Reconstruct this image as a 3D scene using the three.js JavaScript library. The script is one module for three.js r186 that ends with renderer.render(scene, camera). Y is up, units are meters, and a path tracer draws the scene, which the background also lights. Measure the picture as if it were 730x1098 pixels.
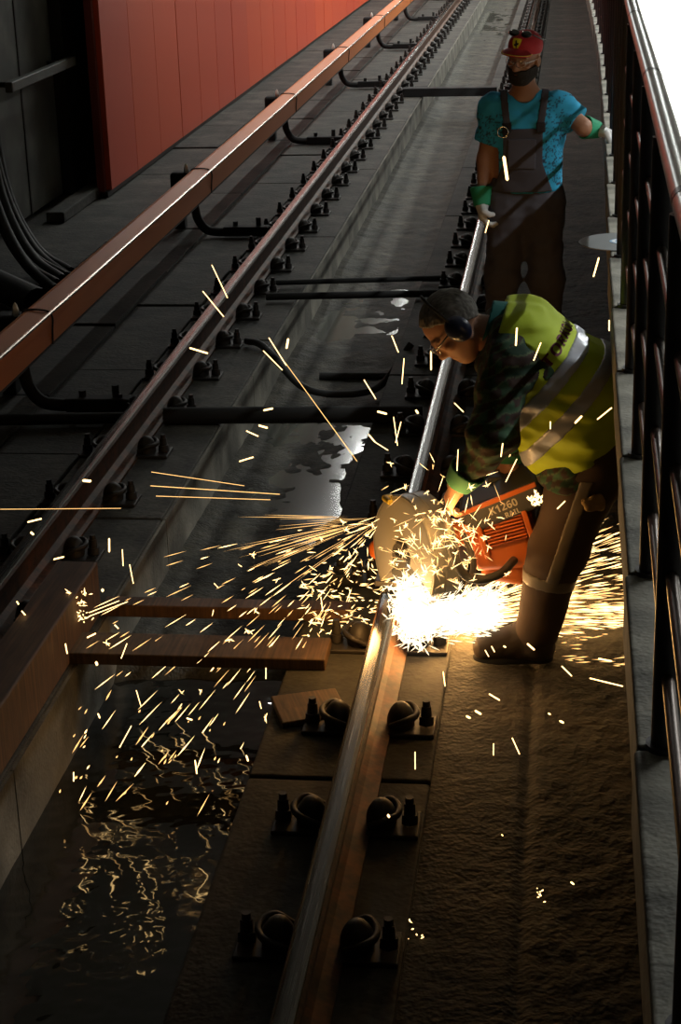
import * as THREE from 'three';
import { RoundedBoxGeometry } from 'three/addons/geometries/RoundedBoxGeometry.js';
import { mergeGeometries, mergeVertices } from 'three/addons/utils/BufferGeometryUtils.js';
import { ImprovedNoise } from 'three/addons/math/ImprovedNoise.js';
import { FontLoader } from 'three/addons/loaders/FontLoader.js';
import { RectAreaLightUniformsLib } from 'three/addons/lights/RectAreaLightUniformsLib.js';

// ---------------------------------------------------------------- camera, light, exposure
// World: metres, y up, the track runs along -z; track bed at y = 0, rail heads at 0.18, platform at 1.25.
const scene = new THREE.Scene();
scene.background = new THREE.Color(0x000000);
const camera = new THREE.PerspectiveCamera(2 * Math.atan(549 / 1900) * 180 / Math.PI, 730 / 1098, 0.05, 120);
camera.position.set(0, 2.726, 0);
camera.quaternion.setFromRotationMatrix(new THREE.Matrix4().makeBasis(
  new THREE.Vector3(0.99205759, -0.02945493, -0.12228713),
  new THREE.Vector3(-0.01510208, 0.93727121, -0.34827375),
  new THREE.Vector3(0.12487459, 0.3473544, 0.92938219)));
camera.updateMatrixWorld();
const renderer = new THREE.WebGLRenderer();
renderer.toneMapping = THREE.LinearToneMapping;
renderer.toneMappingExposure = 1.0;
renderer.shadowMap.enabled = true;
RectAreaLightUniformsLib.init();
const LAMP_RADIANCE = 280;                                  // shaded tube luminaires along the back of the platform edge
const LAMP_COLOR = new THREE.Color().setRGB(0.97, 1, 0.96);
const LAMP_SPOTS = [-7, -11, -15, -19, -23, -27, -31, -35, -39, -43].map((z) => [2.9, 3.9, z]);
const FAR_LAMP_RADIANCE = 125;                            // open luminaires over the far end of the platform
const FAR_LAMP_SPOTS = [-27, -31, -35, -39, -43].map((z) => [2.0, 4.7, z]);
const WALL_LAMP_RADIANCE = 75;                              // slim luminaires along the red cladding
const WALL_LAMP_SPOTS = [-18, -22, -26, -30, -34, -38, -42].map((z) => [-2.7, 4.6, z]);
for (const [x, y, z] of LAMP_SPOTS) {
  const l = new THREE.RectAreaLight(LAMP_COLOR, LAMP_RADIANCE, 0.12, 2.4);
  l.position.set(x, y - 0.075, z); l.rotation.x = -Math.PI / 2; l.name = 'luminaire_light'; scene.add(l);
}
for (const [x, y, z] of FAR_LAMP_SPOTS) {
  const l = new THREE.RectAreaLight(LAMP_COLOR, FAR_LAMP_RADIANCE, 0.3, 2.4);
  l.position.set(x, y - 0.075, z); l.rotation.x = -Math.PI / 2; l.name = 'luminaire_light'; scene.add(l);
  const up = new THREE.RectAreaLight(LAMP_COLOR, FAR_LAMP_RADIANCE * 0.4, 0.3, 2.4);      // the open tubes shine upward too
  up.position.set(x, y + 0.09, z); up.rotation.x = Math.PI / 2; up.name = 'luminaire_uplight'; scene.add(up);
}
for (const [x, y, z] of WALL_LAMP_SPOTS) {
  const l = new THREE.RectAreaLight(LAMP_COLOR, WALL_LAMP_RADIANCE, 0.12, 2.4);
  l.position.set(x, y - 0.075, z); l.rotation.x = -Math.PI / 2; l.name = 'luminaire_light'; scene.add(l);
}
// white-hot swarf where the blade bites into the rail, and the jet that flies along the floor behind the boot
const HOT = new THREE.Color().setRGB(1, 0.5, 0.14);
for (const [x, y, z, i, r] of [[-0.5, 0.08, -5.9, 1.7, 3], [-0.34, 0.07, -6.04, 1.0, 3], [-0.02, 0.09, -6.3, 0.8, 3], [-0.7, 0.25, -5.7, 0.5, 3], [-0.38, 0.62, -5.58, 0.34, 3]]) {
  const l = new THREE.PointLight(HOT, i, 0, 2);
  l.position.set(x, y, z); l.castShadow = true; l.shadow.radius = r; l.name = 'spark_light'; scene.add(l);
}

// ---------------------------------------------------------------- helpers
let seed = 7;
function rnd() { seed = (seed * 1664525 + 1013904223) >>> 0; return seed / 4294967296; }
const rr = (a, b) => a + (b - a) * rnd();
const noise = new ImprovedNoise();
const fbm = (x, y, z, o = 4) => { let s = 0, a = 0.5, f = 1; for (let i = 0; i < o; i++) { s += a * noise.noise(x * f + 3.7 * i, y * f + 9.1, z * f); a *= 0.5; f *= 2.03; } return s; };
const taken = {};
function numbered(n) { taken[n] = (taken[n] ?? -1) + 1; return taken[n] ? n + '_' + String(taken[n]).padStart(3, '0') : n; }
const shade = (o) => { o.castShadow = true; o.receiveShadow = true; return o; };
function part(name, geo, mat, parent) { const m = shade(new THREE.Mesh(geo, mat)); m.name = name; parent.add(m); return m; }
function thing(name, label, category, group) { const g = new THREE.Group(); g.name = numbered(name); g.userData = { label, category }; if (group) g.userData.group = group; scene.add(g); return g; }
function solo(name, geo, mat, label, category, group) { const m = shade(new THREE.Mesh(geo, mat)); m.name = numbered(name); m.userData = { label, category }; if (group) m.userData.group = group; scene.add(m); return m; }
function struct(name, geo, mat, label) { const m = shade(geo ? new THREE.Mesh(geo, mat) : new THREE.Group()); m.name = name; m.userData = { kind: 'structure', label, category: name.split('_')[0] }; scene.add(m); return m; }
// texture coordinates in metres, taken from the plane each face lies in
function metreUV(g) {
  const p = g.attributes.position, n = g.attributes.normal, uv = new Float32Array(p.count * 2);
  for (let i = 0; i < p.count; i++) {
    const ax = Math.abs(n.getX(i)), ay = Math.abs(n.getY(i)), az = Math.abs(n.getZ(i));
    if (ay >= ax && ay >= az) { uv[2 * i] = p.getX(i); uv[2 * i + 1] = p.getZ(i); }
    else if (ax >= az) { uv[2 * i] = p.getZ(i); uv[2 * i + 1] = p.getY(i); }
    else { uv[2 * i] = p.getX(i); uv[2 * i + 1] = p.getY(i); }
  }
  g.setAttribute('uv', new THREE.BufferAttribute(uv, 2)); return g;
}
function box(x0, x1, y0, y1, z0, z1, r = 0) {
  const w = x1 - x0, h = y1 - y0, d = z1 - z0;
  const g = r ? new RoundedBoxGeometry(w, h, d, 2, r) : new THREE.BoxGeometry(w, h, d);
  g.translate((x0 + x1) / 2, (y0 + y1) / 2, (z0 + z1) / 2); return metreUV(g);
}
const v3 = (a) => new THREE.Vector3(...a);
function tube(pts, r, seg = 40, rad = 10, closed = false) { return new THREE.TubeGeometry(new THREE.CatmullRomCurve3(pts.map(v3), closed, 'centripetal'), seg, r, rad, closed); }
function rod(a, b, r, r2 = r, sides = 12) {
  const A = v3(a), B = v3(b), d = B.clone().sub(A), g = new THREE.CylinderGeometry(r2, r, d.length(), sides);
  g.applyQuaternion(new THREE.Quaternion().setFromUnitVectors(new THREE.Vector3(0, 1, 0), d.normalize()));
  g.translate((A.x + B.x) / 2, (A.y + B.y) / 2, (A.z + B.z) / 2); return g;
}
function merged(list) { return mergeGeometries(list.map((g) => { const q = g.index ? g.toNonIndexed() : g; for (const k of Object.keys(q.attributes)) if (!['position', 'normal', 'uv'].includes(k)) q.deleteAttribute(k); return q; })); }
function extrudeZ(pts, z0, z1, bevel = 0) {                  // a profile in x, y swept along the track from z0 to z1 (z1 nearer)
  const s = new THREE.Shape(pts.map((p) => new THREE.Vector2(...p)));
  const g = new THREE.ExtrudeGeometry(s, { depth: z1 - z0 - 2 * bevel, bevelEnabled: bevel > 0, bevelSize: bevel, bevelThickness: bevel, bevelSegments: 1, bevelOffset: -bevel });
  g.translate(0, 0, z0 + bevel); return metreUV(g);
}

// ---------------------------------------------------------------- textures and materials
function dataTex(size, fn, srgb) {
  const d = new Uint8Array(size * size * 4);
  for (let j = 0; j < size; j++) for (let i = 0; i < size; i++) { const c = fn(i / size, j / size); for (let k = 0; k < 3; k++) d[4 * (j * size + i) + k] = Math.max(0, Math.min(255, 255 * c[k])); d[4 * (j * size + i) + 3] = 255; }
  const t = new THREE.DataTexture(d, size, size); t.wrapS = t.wrapT = THREE.RepeatWrapping; t.magFilter = THREE.LinearFilter; t.minFilter = THREE.LinearMipmapLinearFilter; t.generateMipmaps = true;
  if (srgb) t.colorSpace = THREE.SRGBColorSpace; t.needsUpdate = true; return t;
}
// noise that repeats over the tile
const tile = (u, v, f, s, o = 4) => { const a = (x, y) => fbm(x * f + s, y * f + s * 1.7, s, o); const b = (t) => t * t * (3 - 2 * t); const U = b(u), W = b(v); return a(u, v) * (1 - U) * (1 - W) + a(u - 1, v) * U * (1 - W) + a(u, v - 1) * (1 - U) * W + a(u - 1, v - 1) * U * W; };
const gritty = dataTex(512, (u, v) => { const n = tile(u, v, 6, 2, 5), m = tile(u, v, 60, 5, 2), s = tile(u, v, 2.3, 9, 3); const k = 0.62 + 0.75 * n + 0.35 * m + 0.4 * s; return [k, k * 0.99, k * 0.95]; }, true);
const grittyBump = dataTex(512, (u, v) => { const k = 0.5 + 0.6 * tile(u, v, 18, 3, 4) + 0.4 * tile(u, v, 70, 8, 2); return [k, k, k]; });
const stained = dataTex(512, (u, v) => { const n = tile(u, v, 5, 12, 5), s = Math.max(0, tile(u, v, 3, 21, 3)); const k = 0.72 + 0.6 * n - 0.5 * s; return [k, k * 0.985, k * 0.94]; }, true);
const grain = dataTex(256, (u, v) => { const k = 0.72 + 0.5 * tile(u, v * 0.08, 30, 4, 3) + 0.25 * tile(u, v, 9, 6, 3); return [k, k * 0.93, k * 0.82]; }, true);
const brushed = dataTex(256, (u, v) => { const k = 0.5 + 0.5 * tile(u, v * 0.06, 60, 14, 3); return [k, k, k]; });
const rustMap = dataTex(256, (u, v) => { const n = tile(u, v, 9, 30, 5), m = tile(u, v, 40, 31, 2); const k = 0.7 + 0.7 * n + 0.4 * m; return [k, k * (0.85 - 0.25 * n), k * (0.75 - 0.4 * n)]; }, true);
const rep = (t, x, y = x) => { const c = t.clone(); c.repeat.set(x, y); c.needsUpdate = true; return c; };
const std = (r, g, b, rough, extra = {}) => new THREE.MeshStandardMaterial({ color: new THREE.Color().setRGB(r, g, b), roughness: rough, ...extra });
const phys = (r, g, b, rough, extra = {}) => new THREE.MeshPhysicalMaterial({ color: new THREE.Color().setRGB(r, g, b), roughness: rough, ...extra });
const M = {
  concrete: [0, 1, 2, 3].map((i) => std(0.074 + 0.01 * i, 0.071 + 0.0095 * i, 0.061 + 0.0085 * i, 0.85, { map: rep(gritty, 0.55), bumpMap: rep(grittyBump, 0.8), bumpScale: 0.006 })),
  bed: std(0.078, 0.068, 0.053, 0.88, { map: rep(gritty, 0.5), bumpMap: rep(grittyBump, 0.9), bumpScale: 0.012 }),
  channelWall: std(0.30, 0.29, 0.26, 0.85, { map: rep(stained, 0.7), bumpMap: rep(grittyBump, 1), bumpScale: 0.006 }),
  mud: std(0.1, 0.092, 0.07, 0.8, { map: rep(gritty, 0.8), bumpMap: rep(grittyBump, 1.3), bumpScale: 0.01 }),
  water: phys(0.012, 0.013, 0.011, 0.06, { clearcoat: 1, clearcoatRoughness: 0.03, ior: 1.33 }),
  silt: phys(0.075, 0.08, 0.062, 0.12, { clearcoat: 1, clearcoatRoughness: 0.05, ior: 1.33 }),
  red: [0, 1, 2].map((i) => phys(0.56 + 0.03 * i, 0.07 + 0.007 * i, 0.026, 0.5, { clearcoat: 0.08, clearcoatRoughness: 0.4 })),
  redEdge: std(0.16, 0.02, 0.012, 0.5),
  wall: std(0.09, 0.09, 0.085, 0.9, { map: rep(stained, 0.4) }),
  ceiling: std(0.3, 0.3, 0.29, 0.9),
  doorGrey: std(0.16, 0.17, 0.16, 0.6, { map: rep(stained, 0.5) }),
  black: std(0.01, 0.01, 0.01, 0.85),
  rubber: std(0.018, 0.018, 0.018, 0.7),
  iron: std(0.03, 0.026, 0.023, 0.6, { metalness: 0.4 }),
  railSide: std(0.16, 0.10, 0.062, 0.62, { metalness: 0.35, map: rep(rustMap, 1.4) }),
  railTop: std(0.095, 0.094, 0.087, 0.46, { metalness: 1, roughnessMap: rep(brushed, 12, 1) }),
  cover: phys(0.58, 0.17, 0.04, 0.55, { clearcoat: 0.25, clearcoatRoughness: 0.35 }),
  coverLip: std(0.9, 0.82, 0.72, 0.22, { metalness: 1 }),
  ceramic: phys(0.75, 0.75, 0.7, 0.25, { clearcoat: 1 }),
  timber: std(0.15, 0.095, 0.05, 0.75, { map: rep(grain, 3, 1.2) }),
  timberOld: std(0.16, 0.085, 0.042, 0.7, { map: rep(grain, 2.5, 1) }),
  coping: [0, 1, 2].map((i) => std(0.40 + 0.04 * i, 0.40 + 0.035 * i, 0.37 + 0.03 * i, 0.8, { map: rep(stained, 1.3), bumpMap: rep(grittyBump, 1.3), bumpScale: 0.004 })),
  paving: [0, 1, 2].map((i) => phys(0.72 + 0.05 * i, 0.72 + 0.05 * i, 0.70 + 0.05 * i, 0.32, { map: rep(stained, 0.9) })),
  steel: std(0.62, 0.64, 0.64, 0.24, { metalness: 1 }),
  handrail: std(0.46, 0.47, 0.46, 0.3, { metalness: 0.45 }),
  post: std(0.085, 0.082, 0.088, 0.4, { metalness: 0.5 }),
  railPipe: std(0.11, 0.075, 0.06, 0.35, { metalness: 0.5 }),
  disc: std(0.16, 0.17, 0.175, 0.6, { metalness: 0.2 }),
};

// ---------------------------------------------------------------- the setting
const Z_FAR = -46, Z_NEAR = 2;
const CH_L = -1.76, CH_R = -0.98;                            // the drain between the rails
struct('wall_left', box(-4.7, -4.5, -0.6, 5.4, Z_FAR, Z_NEAR), M.wall, 'dark concrete side wall behind the red cladding');
struct('wall_right', box(5.0, 5.2, -0.6, 5.4, Z_FAR, Z_NEAR), M.wall, 'plain wall at the back of the platform');
struct('wall_far', box(-4.7, 5.2, -0.6, 5.4, Z_FAR - 0.2, Z_FAR), M.wall, 'plain wall closing the far end of the hall');
struct('wall_near', box(-4.7, 5.2, -0.6, 5.4, Z_NEAR, Z_NEAR + 0.2), M.wall, 'plain wall closing the near end of the hall');
struct('ceiling', box(-4.7, 5.2, 5.2, 5.4, Z_FAR, Z_NEAR), M.ceiling, 'dark flat ceiling of the hall');
{ // luminaires
  const body = box(-0.12, 0.12, 0, 0.12, -1.3, 1.3, 0.03), wide = box(-0.2, 0.2, 0, 0.12, -1.3, 1.3, 0.03), glow = box(-0.06, 0.06, -0.012, 0.0, -1.2, 1.2), glowWide = box(-0.15, 0.15, -0.012, 0.0, -1.2, 1.2);
  const hood = merged([box(-0.3, -0.285, -0.275, 0.1, -2, 2), box(-0.3, -0.1, 0.09, 0.1, -2, 2)]);
  const gm = std(0.9, 0.9, 0.85, 0.5, { emissive: new THREE.Color().setRGB(1, 0.97, 0.88), emissiveIntensity: 2.5 });
  const hang = merged([rod([0, 0.12, -1], [0, 0.55, -1], 0.008), rod([0, 0.12, 1], [0, 0.55, 1], 0.008), box(-0.05, 0.05, 0.53, 0.56, -1.2, 1.2)]);
  LAMP_SPOTS.forEach(([x, y, z]) => {
    const t = thing('ceiling_luminaire', 'long white tube luminaire hanging over the platform', 'lamp', 'platform luminaires');
    t.position.set(x, y - 0.05, z); part('housing', body, M.doorGrey, t); part('diffuser', glow, gm, t); part('hanger', hang, M.iron, t); part('track_side_hood', hood, M.black, t);
  });
  WALL_LAMP_SPOTS.forEach(([x, y, z]) => {
    const t = thing('ceiling_luminaire', 'slim tube luminaire hanging beside the red cladding', 'lamp', 'wall luminaires');
    t.position.set(x, y - 0.05, z); part('housing', body, M.doorGrey, t); part('diffuser', glow, gm, t); part('hanger', hang, M.iron, t);
  });
  FAR_LAMP_SPOTS.forEach(([x, y, z]) => {
    const t = thing('ceiling_luminaire', 'wide open tube luminaire hanging high over the far end of the platform edge', 'lamp', 'far luminaires');
    t.position.set(x, y - 0.05, z); part('housing', wide, M.doorGrey, t); part('diffuser', glowWide, gm, t); part('top_diffuser', box(-0.15, 0.15, 0.12, 0.13, -1.2, 1.2), gm, t); part('hanger', hang, M.iron, t);
  });
}
// left floor: a base and rows of concrete slabs with open joints
{
  const f = struct('floor', box(-4.5, CH_L, -0.6, -0.03, Z_FAR, Z_NEAR), M.bed, 'dark dusty concrete slab floor left of the drain');
  const strips = [[-4.49, -3.52], [-3.5, -2.82], [-2.8, -2.37]];
  for (const [i, [x0, x1]] of strips.entries())
    for (let k = 0, z = -4 - 0.5 * i; z > -38; k++, z -= 1.53) {
      const g = box(x0, x1, -0.06, rr(-0.012, 0.004) - (i === 0 ? 0.0 : 0), z - 1.515, z, 0.008);
      part('slab', g, M.concrete[(k + i) % 4], f);
    }
  for (let k = 0, z = Z_NEAR; z > -44; k++, z -= 3.06) part('rail_plinth', box(-2.355, CH_L, -0.2, 0.0, z - 3.045, z, 0.012), M.concrete[k % 4], f);
  for (let k = 0, z = Z_NEAR; z > -44; k++, z -= 2.3) part('channel_wall', box(CH_L, CH_L + 0.012, -0.5, -0.012, z - 2.29, z), M.channelWall, f);
}
{
  const f = struct('floor_right', box(CH_R, 0.5, -0.6, -0.04, Z_FAR, Z_NEAR), M.bed, 'dusty concrete strip between drain and platform');
  for (let k = 0, z = Z_NEAR; z > -44; k++, z -= 2.3) {
    part('rail_plinth', box(CH_R, -0.40, -0.5, 0, z - 2.285, z, 0.012), M.concrete[(k + 1) % 4], f);
  }
  // gritty walkway, uneven where ballast dust has caked along the wall
  const g = new THREE.PlaneGeometry(0.86, 14, 86, 1000); g.rotateX(-Math.PI / 2); g.translate(0.03, 0, -9);
  const p = g.attributes.position;
  for (let i = 0; i < p.count; i++) {
    const x = p.getX(i), z = p.getZ(i), w = Math.max(0, Math.min(1, (x + 0.12) / 0.1)), rough = 0.25 + 0.75 * w;
    p.setY(i, -0.012 + rough * (0.012 * fbm(x * 9, 0, z * 9, 4) + 0.006 * fbm(x * 30, 4, z * 22, 3)) - 0.012 * Math.exp(-(((x + 0.1) / 0.02) ** 2)));
  }
  g.computeVertexNormals(); part('caked_grit', metreUV(g), M.bed, f);
  part('walkway_far', box(-0.395, 0.5, -0.05, -0.012, Z_FAR, -16), M.bed, f);
}
// drain: mud with puddles standing where it dips
const mudY = (x, z) => {
  const pit = Math.max(0, Math.min(1, (z + 6.25) / 0.3)), wet = fbm(x * 1.3 + 5, 1, z * 0.42, 3);
  const edge = Math.max(0, (x - CH_L - 0.62) / 0.16) * 0.02 + Math.max(0, (CH_L + 0.12 - x) / 0.12) * 0.025;
  const pools = [[-8.75, 1.15], [-12.2, 0.95], [-34, 4]].reduce((s, [c, w]) => s + Math.exp(-(((z - c) / w) ** 4)), 0);
  return -0.272 - 0.032 * pools + edge + 0.05 * wet + 0.02 * fbm(x * 8, 2, z * 6, 4) - 0.2 * pit;
};
{
  const g = new THREE.PlaneGeometry(CH_R - CH_L, 46, 40, 1500); g.rotateX(-Math.PI / 2); g.translate((CH_L + CH_R) / 2, 0, -22);
  const p = g.attributes.position; for (let i = 0; i < p.count; i++) p.setY(i, mudY(p.getX(i), p.getZ(i)));
  g.computeVertexNormals(); struct('floor_drain', metreUV(g), M.mud, 'muddy bottom of the drain between the rails');
  const far = new THREE.PlaneGeometry(CH_R - CH_L, 38, 20, 300); far.rotateX(-Math.PI / 2); far.translate((CH_L + CH_R) / 2, 0, -25.6);
  const q = far.attributes.position; for (let i = 0; i < q.count; i++) q.setY(i, -0.30 + 0.0006 * fbm(q.getX(i) * 9, 3, q.getZ(i) * 4, 3));
  far.computeVertexNormals(); solo('puddle_water', far, M.silt, 'grey still water lying in the muddy drain under the cross bars', 'water').userData.kind = 'stuff';
  const near = new THREE.PlaneGeometry(CH_R - CH_L, 8.5, 78, 850); near.rotateX(-Math.PI / 2); near.translate((CH_L + CH_R) / 2, 0, -2.35);
  const n = near.attributes.position;
  for (let i = 0; i < n.count; i++) { const x = n.getX(i), z = n.getZ(i); n.setY(i, -0.305 + 0.004 * fbm(x * 5, 5, z * 6, 2) + 0.0024 * fbm(x * 15 + 2, 7, z * 19, 2)); }
  near.computeVertexNormals(); solo('pit_water', near, M.water, 'black rippled water in the pit mirroring sparks below the plank', 'water').userData.kind = 'stuff';
}
// platform: body set back under an overhanging row of coping stones, paved top
const COPING_X = [[2, 0.125], [-2.1, 0.125], [-2.9, 0.13], [-4.2, 0.142], [-6.75, 0.158], [-9, 0.185], [-13.5, 0.213], [-15, 0.21], [-19, 0.182], [-30, 0.06], [-46, -0.1]];
const copingX = (z) => { for (let i = 1; i < COPING_X.length; i++) { const [a, p] = COPING_X[i - 1], [b, q] = COPING_X[i]; if (z >= b) return p + (q - p) * (a - z) / (a - b); } return -0.1; };
{
  const f = struct('floor_platform', box(0.48, 5, -0.6, 1.2, Z_FAR, Z_NEAR), M.wall, 'platform body with pale paving on top');
  for (let k = 0; k < 58; k++) {
    const z1 = 1.2 - 0.8 * k + 0.0, z0 = z1 - 0.792, x = copingX((z0 + z1) / 2);
    const g = box(x, 0.56, 1.1, 1.25, z0, z1, 0.01); part('coping_stone', g, M.coping[(k * 7) % 3], f);
  }
  for (let k = 0; k < 62; k++) for (let j = 0; j < 5; j++) {
    const z1 = -2 - 0.7 * k, x0 = 0.565 + 0.9 * j; part('paving_slab', box(x0, x0 + 0.892, 1.15, 1.247 + rr(0, 0.003), z1 - 0.692, z1, 0.004), M.paving[Math.floor(rr(0, 2.99))], f);
  }
  part('platform_end', box(0.56, 5, 1.15, 1.245, -2, Z_NEAR), M.coping[0], f);
}
// red cladding and the dark recess with cables
{
  const w = thing('red_cladding', 'red metal wall cladding of tall panels along the left wall', 'cladding');
  const s = new THREE.Shape(); const W = 0.996;
  s.moveTo(0, 0); s.lineTo(W * 0.32, 0); s.lineTo(W * 0.34, -0.012); s.lineTo(W * 0.36, 0); s.lineTo(W * 0.65, 0); s.lineTo(W * 0.67, -0.012); s.lineTo(W * 0.69, 0); s.lineTo(W, 0); s.lineTo(W, -0.05); s.lineTo(0, -0.05);
  const g = new THREE.ExtrudeGeometry(s, { depth: 3.6, bevelEnabled: false }); g.rotateX(-Math.PI / 2); g.rotateY(Math.PI / 2);   // profile thickness now along -x, width along -z, height along y
  for (let k = 0; k < 30; k++) { const m = part('panel', g, M.red[(k * 5 + (k >> 1)) % 3], w); m.position.set(-4.0 - rr(0, 0.004), 0.05, -15.1 - 1.0167 * k - (k % 3 === 0 ? 0.004 : 0)); m.rotation.y = 0; }
  part('end_strip', box(-4.06, -3.995, 0.0, 3.65, -15.095, -15.03), M.redEdge, w);
  part('sill', box(-4.04, -3.97, 0.0, 0.045, -45.6, -15.03), M.iron, w);
}
{
  const d = thing('grey_door_panel', 'dull grey metal door panel in the dark recess by the cables', 'door');
  part('leaf', box(-4.42, -4.36, 0.04, 3.4, -15.0, -13.1, 0.01), M.doorGrey, d);
  part('leaf_seam', box(-4.365, -4.352, 0.04, 3.4, -14.06, -14.03), M.iron, d);
  const b = thing('barrier_bar', 'pale flat bar fixed level across the dark recess', 'bar'); part('bar', box(-4.22, -4.16, 1.12, 1.2, -15.03, -13.2, 0.01), M.doorGrey, b);
  for (const z of [-14.85, -13.4]) part('bracket', box(-4.362, -4.2, 1.14, 1.18, z - 0.02, z + 0.02), M.iron, b);
  solo('kerb_timber', box(-4.2, -4.05, -0.005, 0.085, -15.3, -13.9, 0.012), M.concrete[3], 'pale short kerb block on the floor below the door panel', 'kerb');
  struct('trim_1', box(-4.5, -4.3, 0, 3.65, -15.6, -15.15), M.black, 'black gap between door panel and red cladding');
}
for (let i = 0; i < 9; i++) {
  const o = 0.075 * i, j = rr(-0.03, 0.03);
  solo('power_cable', tube([[-4.25 + 0.02 * (i % 3), 3.6, -12.9 + 0.5 * o + j], [-4.22, 2.2, -12.75 + 0.45 * o + j], [-4.16 + 0.03 * (i % 2), 1.1, -12.6 + 0.5 * o], [-3.98 + j, 0.5, -12.35 + 0.6 * o], [-3.72 + j, 0.17, -12.1 + 0.7 * o], [-3.42, 0.045 + 0.03 * (i % 2), -11.85 + 0.8 * o]], 0.026 + 0.006 * (i % 3), 60, 8), i % 4 === 3 ? M.iron : M.rubber,
    ['thick black power cable hanging down the recess wall to the floor', 'charcoal power cable hanging among the black ones in the recess'][i % 4 === 3 ? 1 : 0], 'cable', i % 4 === 3 ? 'charcoal cables at the left edge' : 'black cables at the left edge');
}
solo('cable_duct', tube([[-4.32, 0.1, -12.0], [-3.9, 0.11, -11.4], [-3.35, 0.1, -10.75]], 0.1, 30, 14), M.rubber, 'fat black cable duct lying on the floor, farther of two', 'duct');
solo('cable_duct', tube([[-4.32, 0.1, -10.8], [-3.8, 0.12, -10.3], [-3.3, 0.1, -9.8]], 0.11, 30, 14), M.rubber, 'fat black cable duct lying on the floor, nearer of two', 'duct');

// ---------------------------------------------------------------- running rails with their fasteners
const railProfile = (() => {
  const h = [[0.075, 0], [0.075, 0.012], [0.03, 0.028], [0.0085, 0.045], [0.0085, 0.125], [0.02, 0.138], [0.0355, 0.145], [0.0355, 0.168], [0.028, 0.178]];
  return [...h, ...h.slice().reverse().map(([x, y]) => [-x, y])];
})();
const plateG = box(-0.085, 0.085, 0, 0.016, -0.075, 0.075, 0.005);
const clipG = (() => { const a = new THREE.SphereGeometry(0.052, 12, 8, 0, Math.PI * 2, 0, Math.PI * 0.55); a.scale(0.9, 1.35, 1.1); a.translate(-0.03, 0.025, 0); const b = tube([[-0.06, 0.035, -0.06], [-0.01, 0.06, -0.065], [0.02, 0.06, -0.02], [0.02, 0.06, 0.03], [-0.01, 0.06, 0.065], [-0.06, 0.035, 0.06]], 0.011, 20, 6); return merged([a, b]); })();
const boltG = merged([rod([0.055, 0.02, 0], [0.055, 0.05, 0], 0.028, 0.026, 6), rod([0.055, 0.05, 0], [0.055, 0.085, 0], 0.02, 0.018, 6), rod([0.055, 0.085, 0], [0.055, 0.104, 0], 0.0135, 0.0125, 8)]);
function makeRail(x, label, zs) {
  const t = thing('running_rail', label, 'rail');
  part('rail_body', extrudeZ(railProfile, Z_FAR, Z_NEAR), M.railSide, t);
  part('running_surface', extrudeZ([[-0.0285, 0.1775], [0.0285, 0.1775], [0.024, 0.1805], [0.012, 0.182], [-0.012, 0.182], [-0.024, 0.1805]], Z_FAR, Z_NEAR), M.railTop, t);
  t.position.set(x, 0, 0);
  for (const z of zs) for (const s of [1, -1]) {
    const f = part('fastener', plateG, M.iron, t); f.position.set(s * 0.135, 0, z); f.rotation.y = s > 0 ? 0 : Math.PI;
    part('clip', clipG, M.iron, f); part('bolt', boltG, M.iron, f);
  }
  return t;
}
makeRail(-0.63, 'right running rail being cut, with shiny worn head', Array.from({ length: 52 }, (_, i) => -2.0 - 0.64 * i - 0.05));
makeRail(-2.135, 'left running rail between drain and third rail, dark bolted clips along it', Array.from({ length: 52 }, (_, i) => -3.3 - 0.68 * i));

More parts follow.
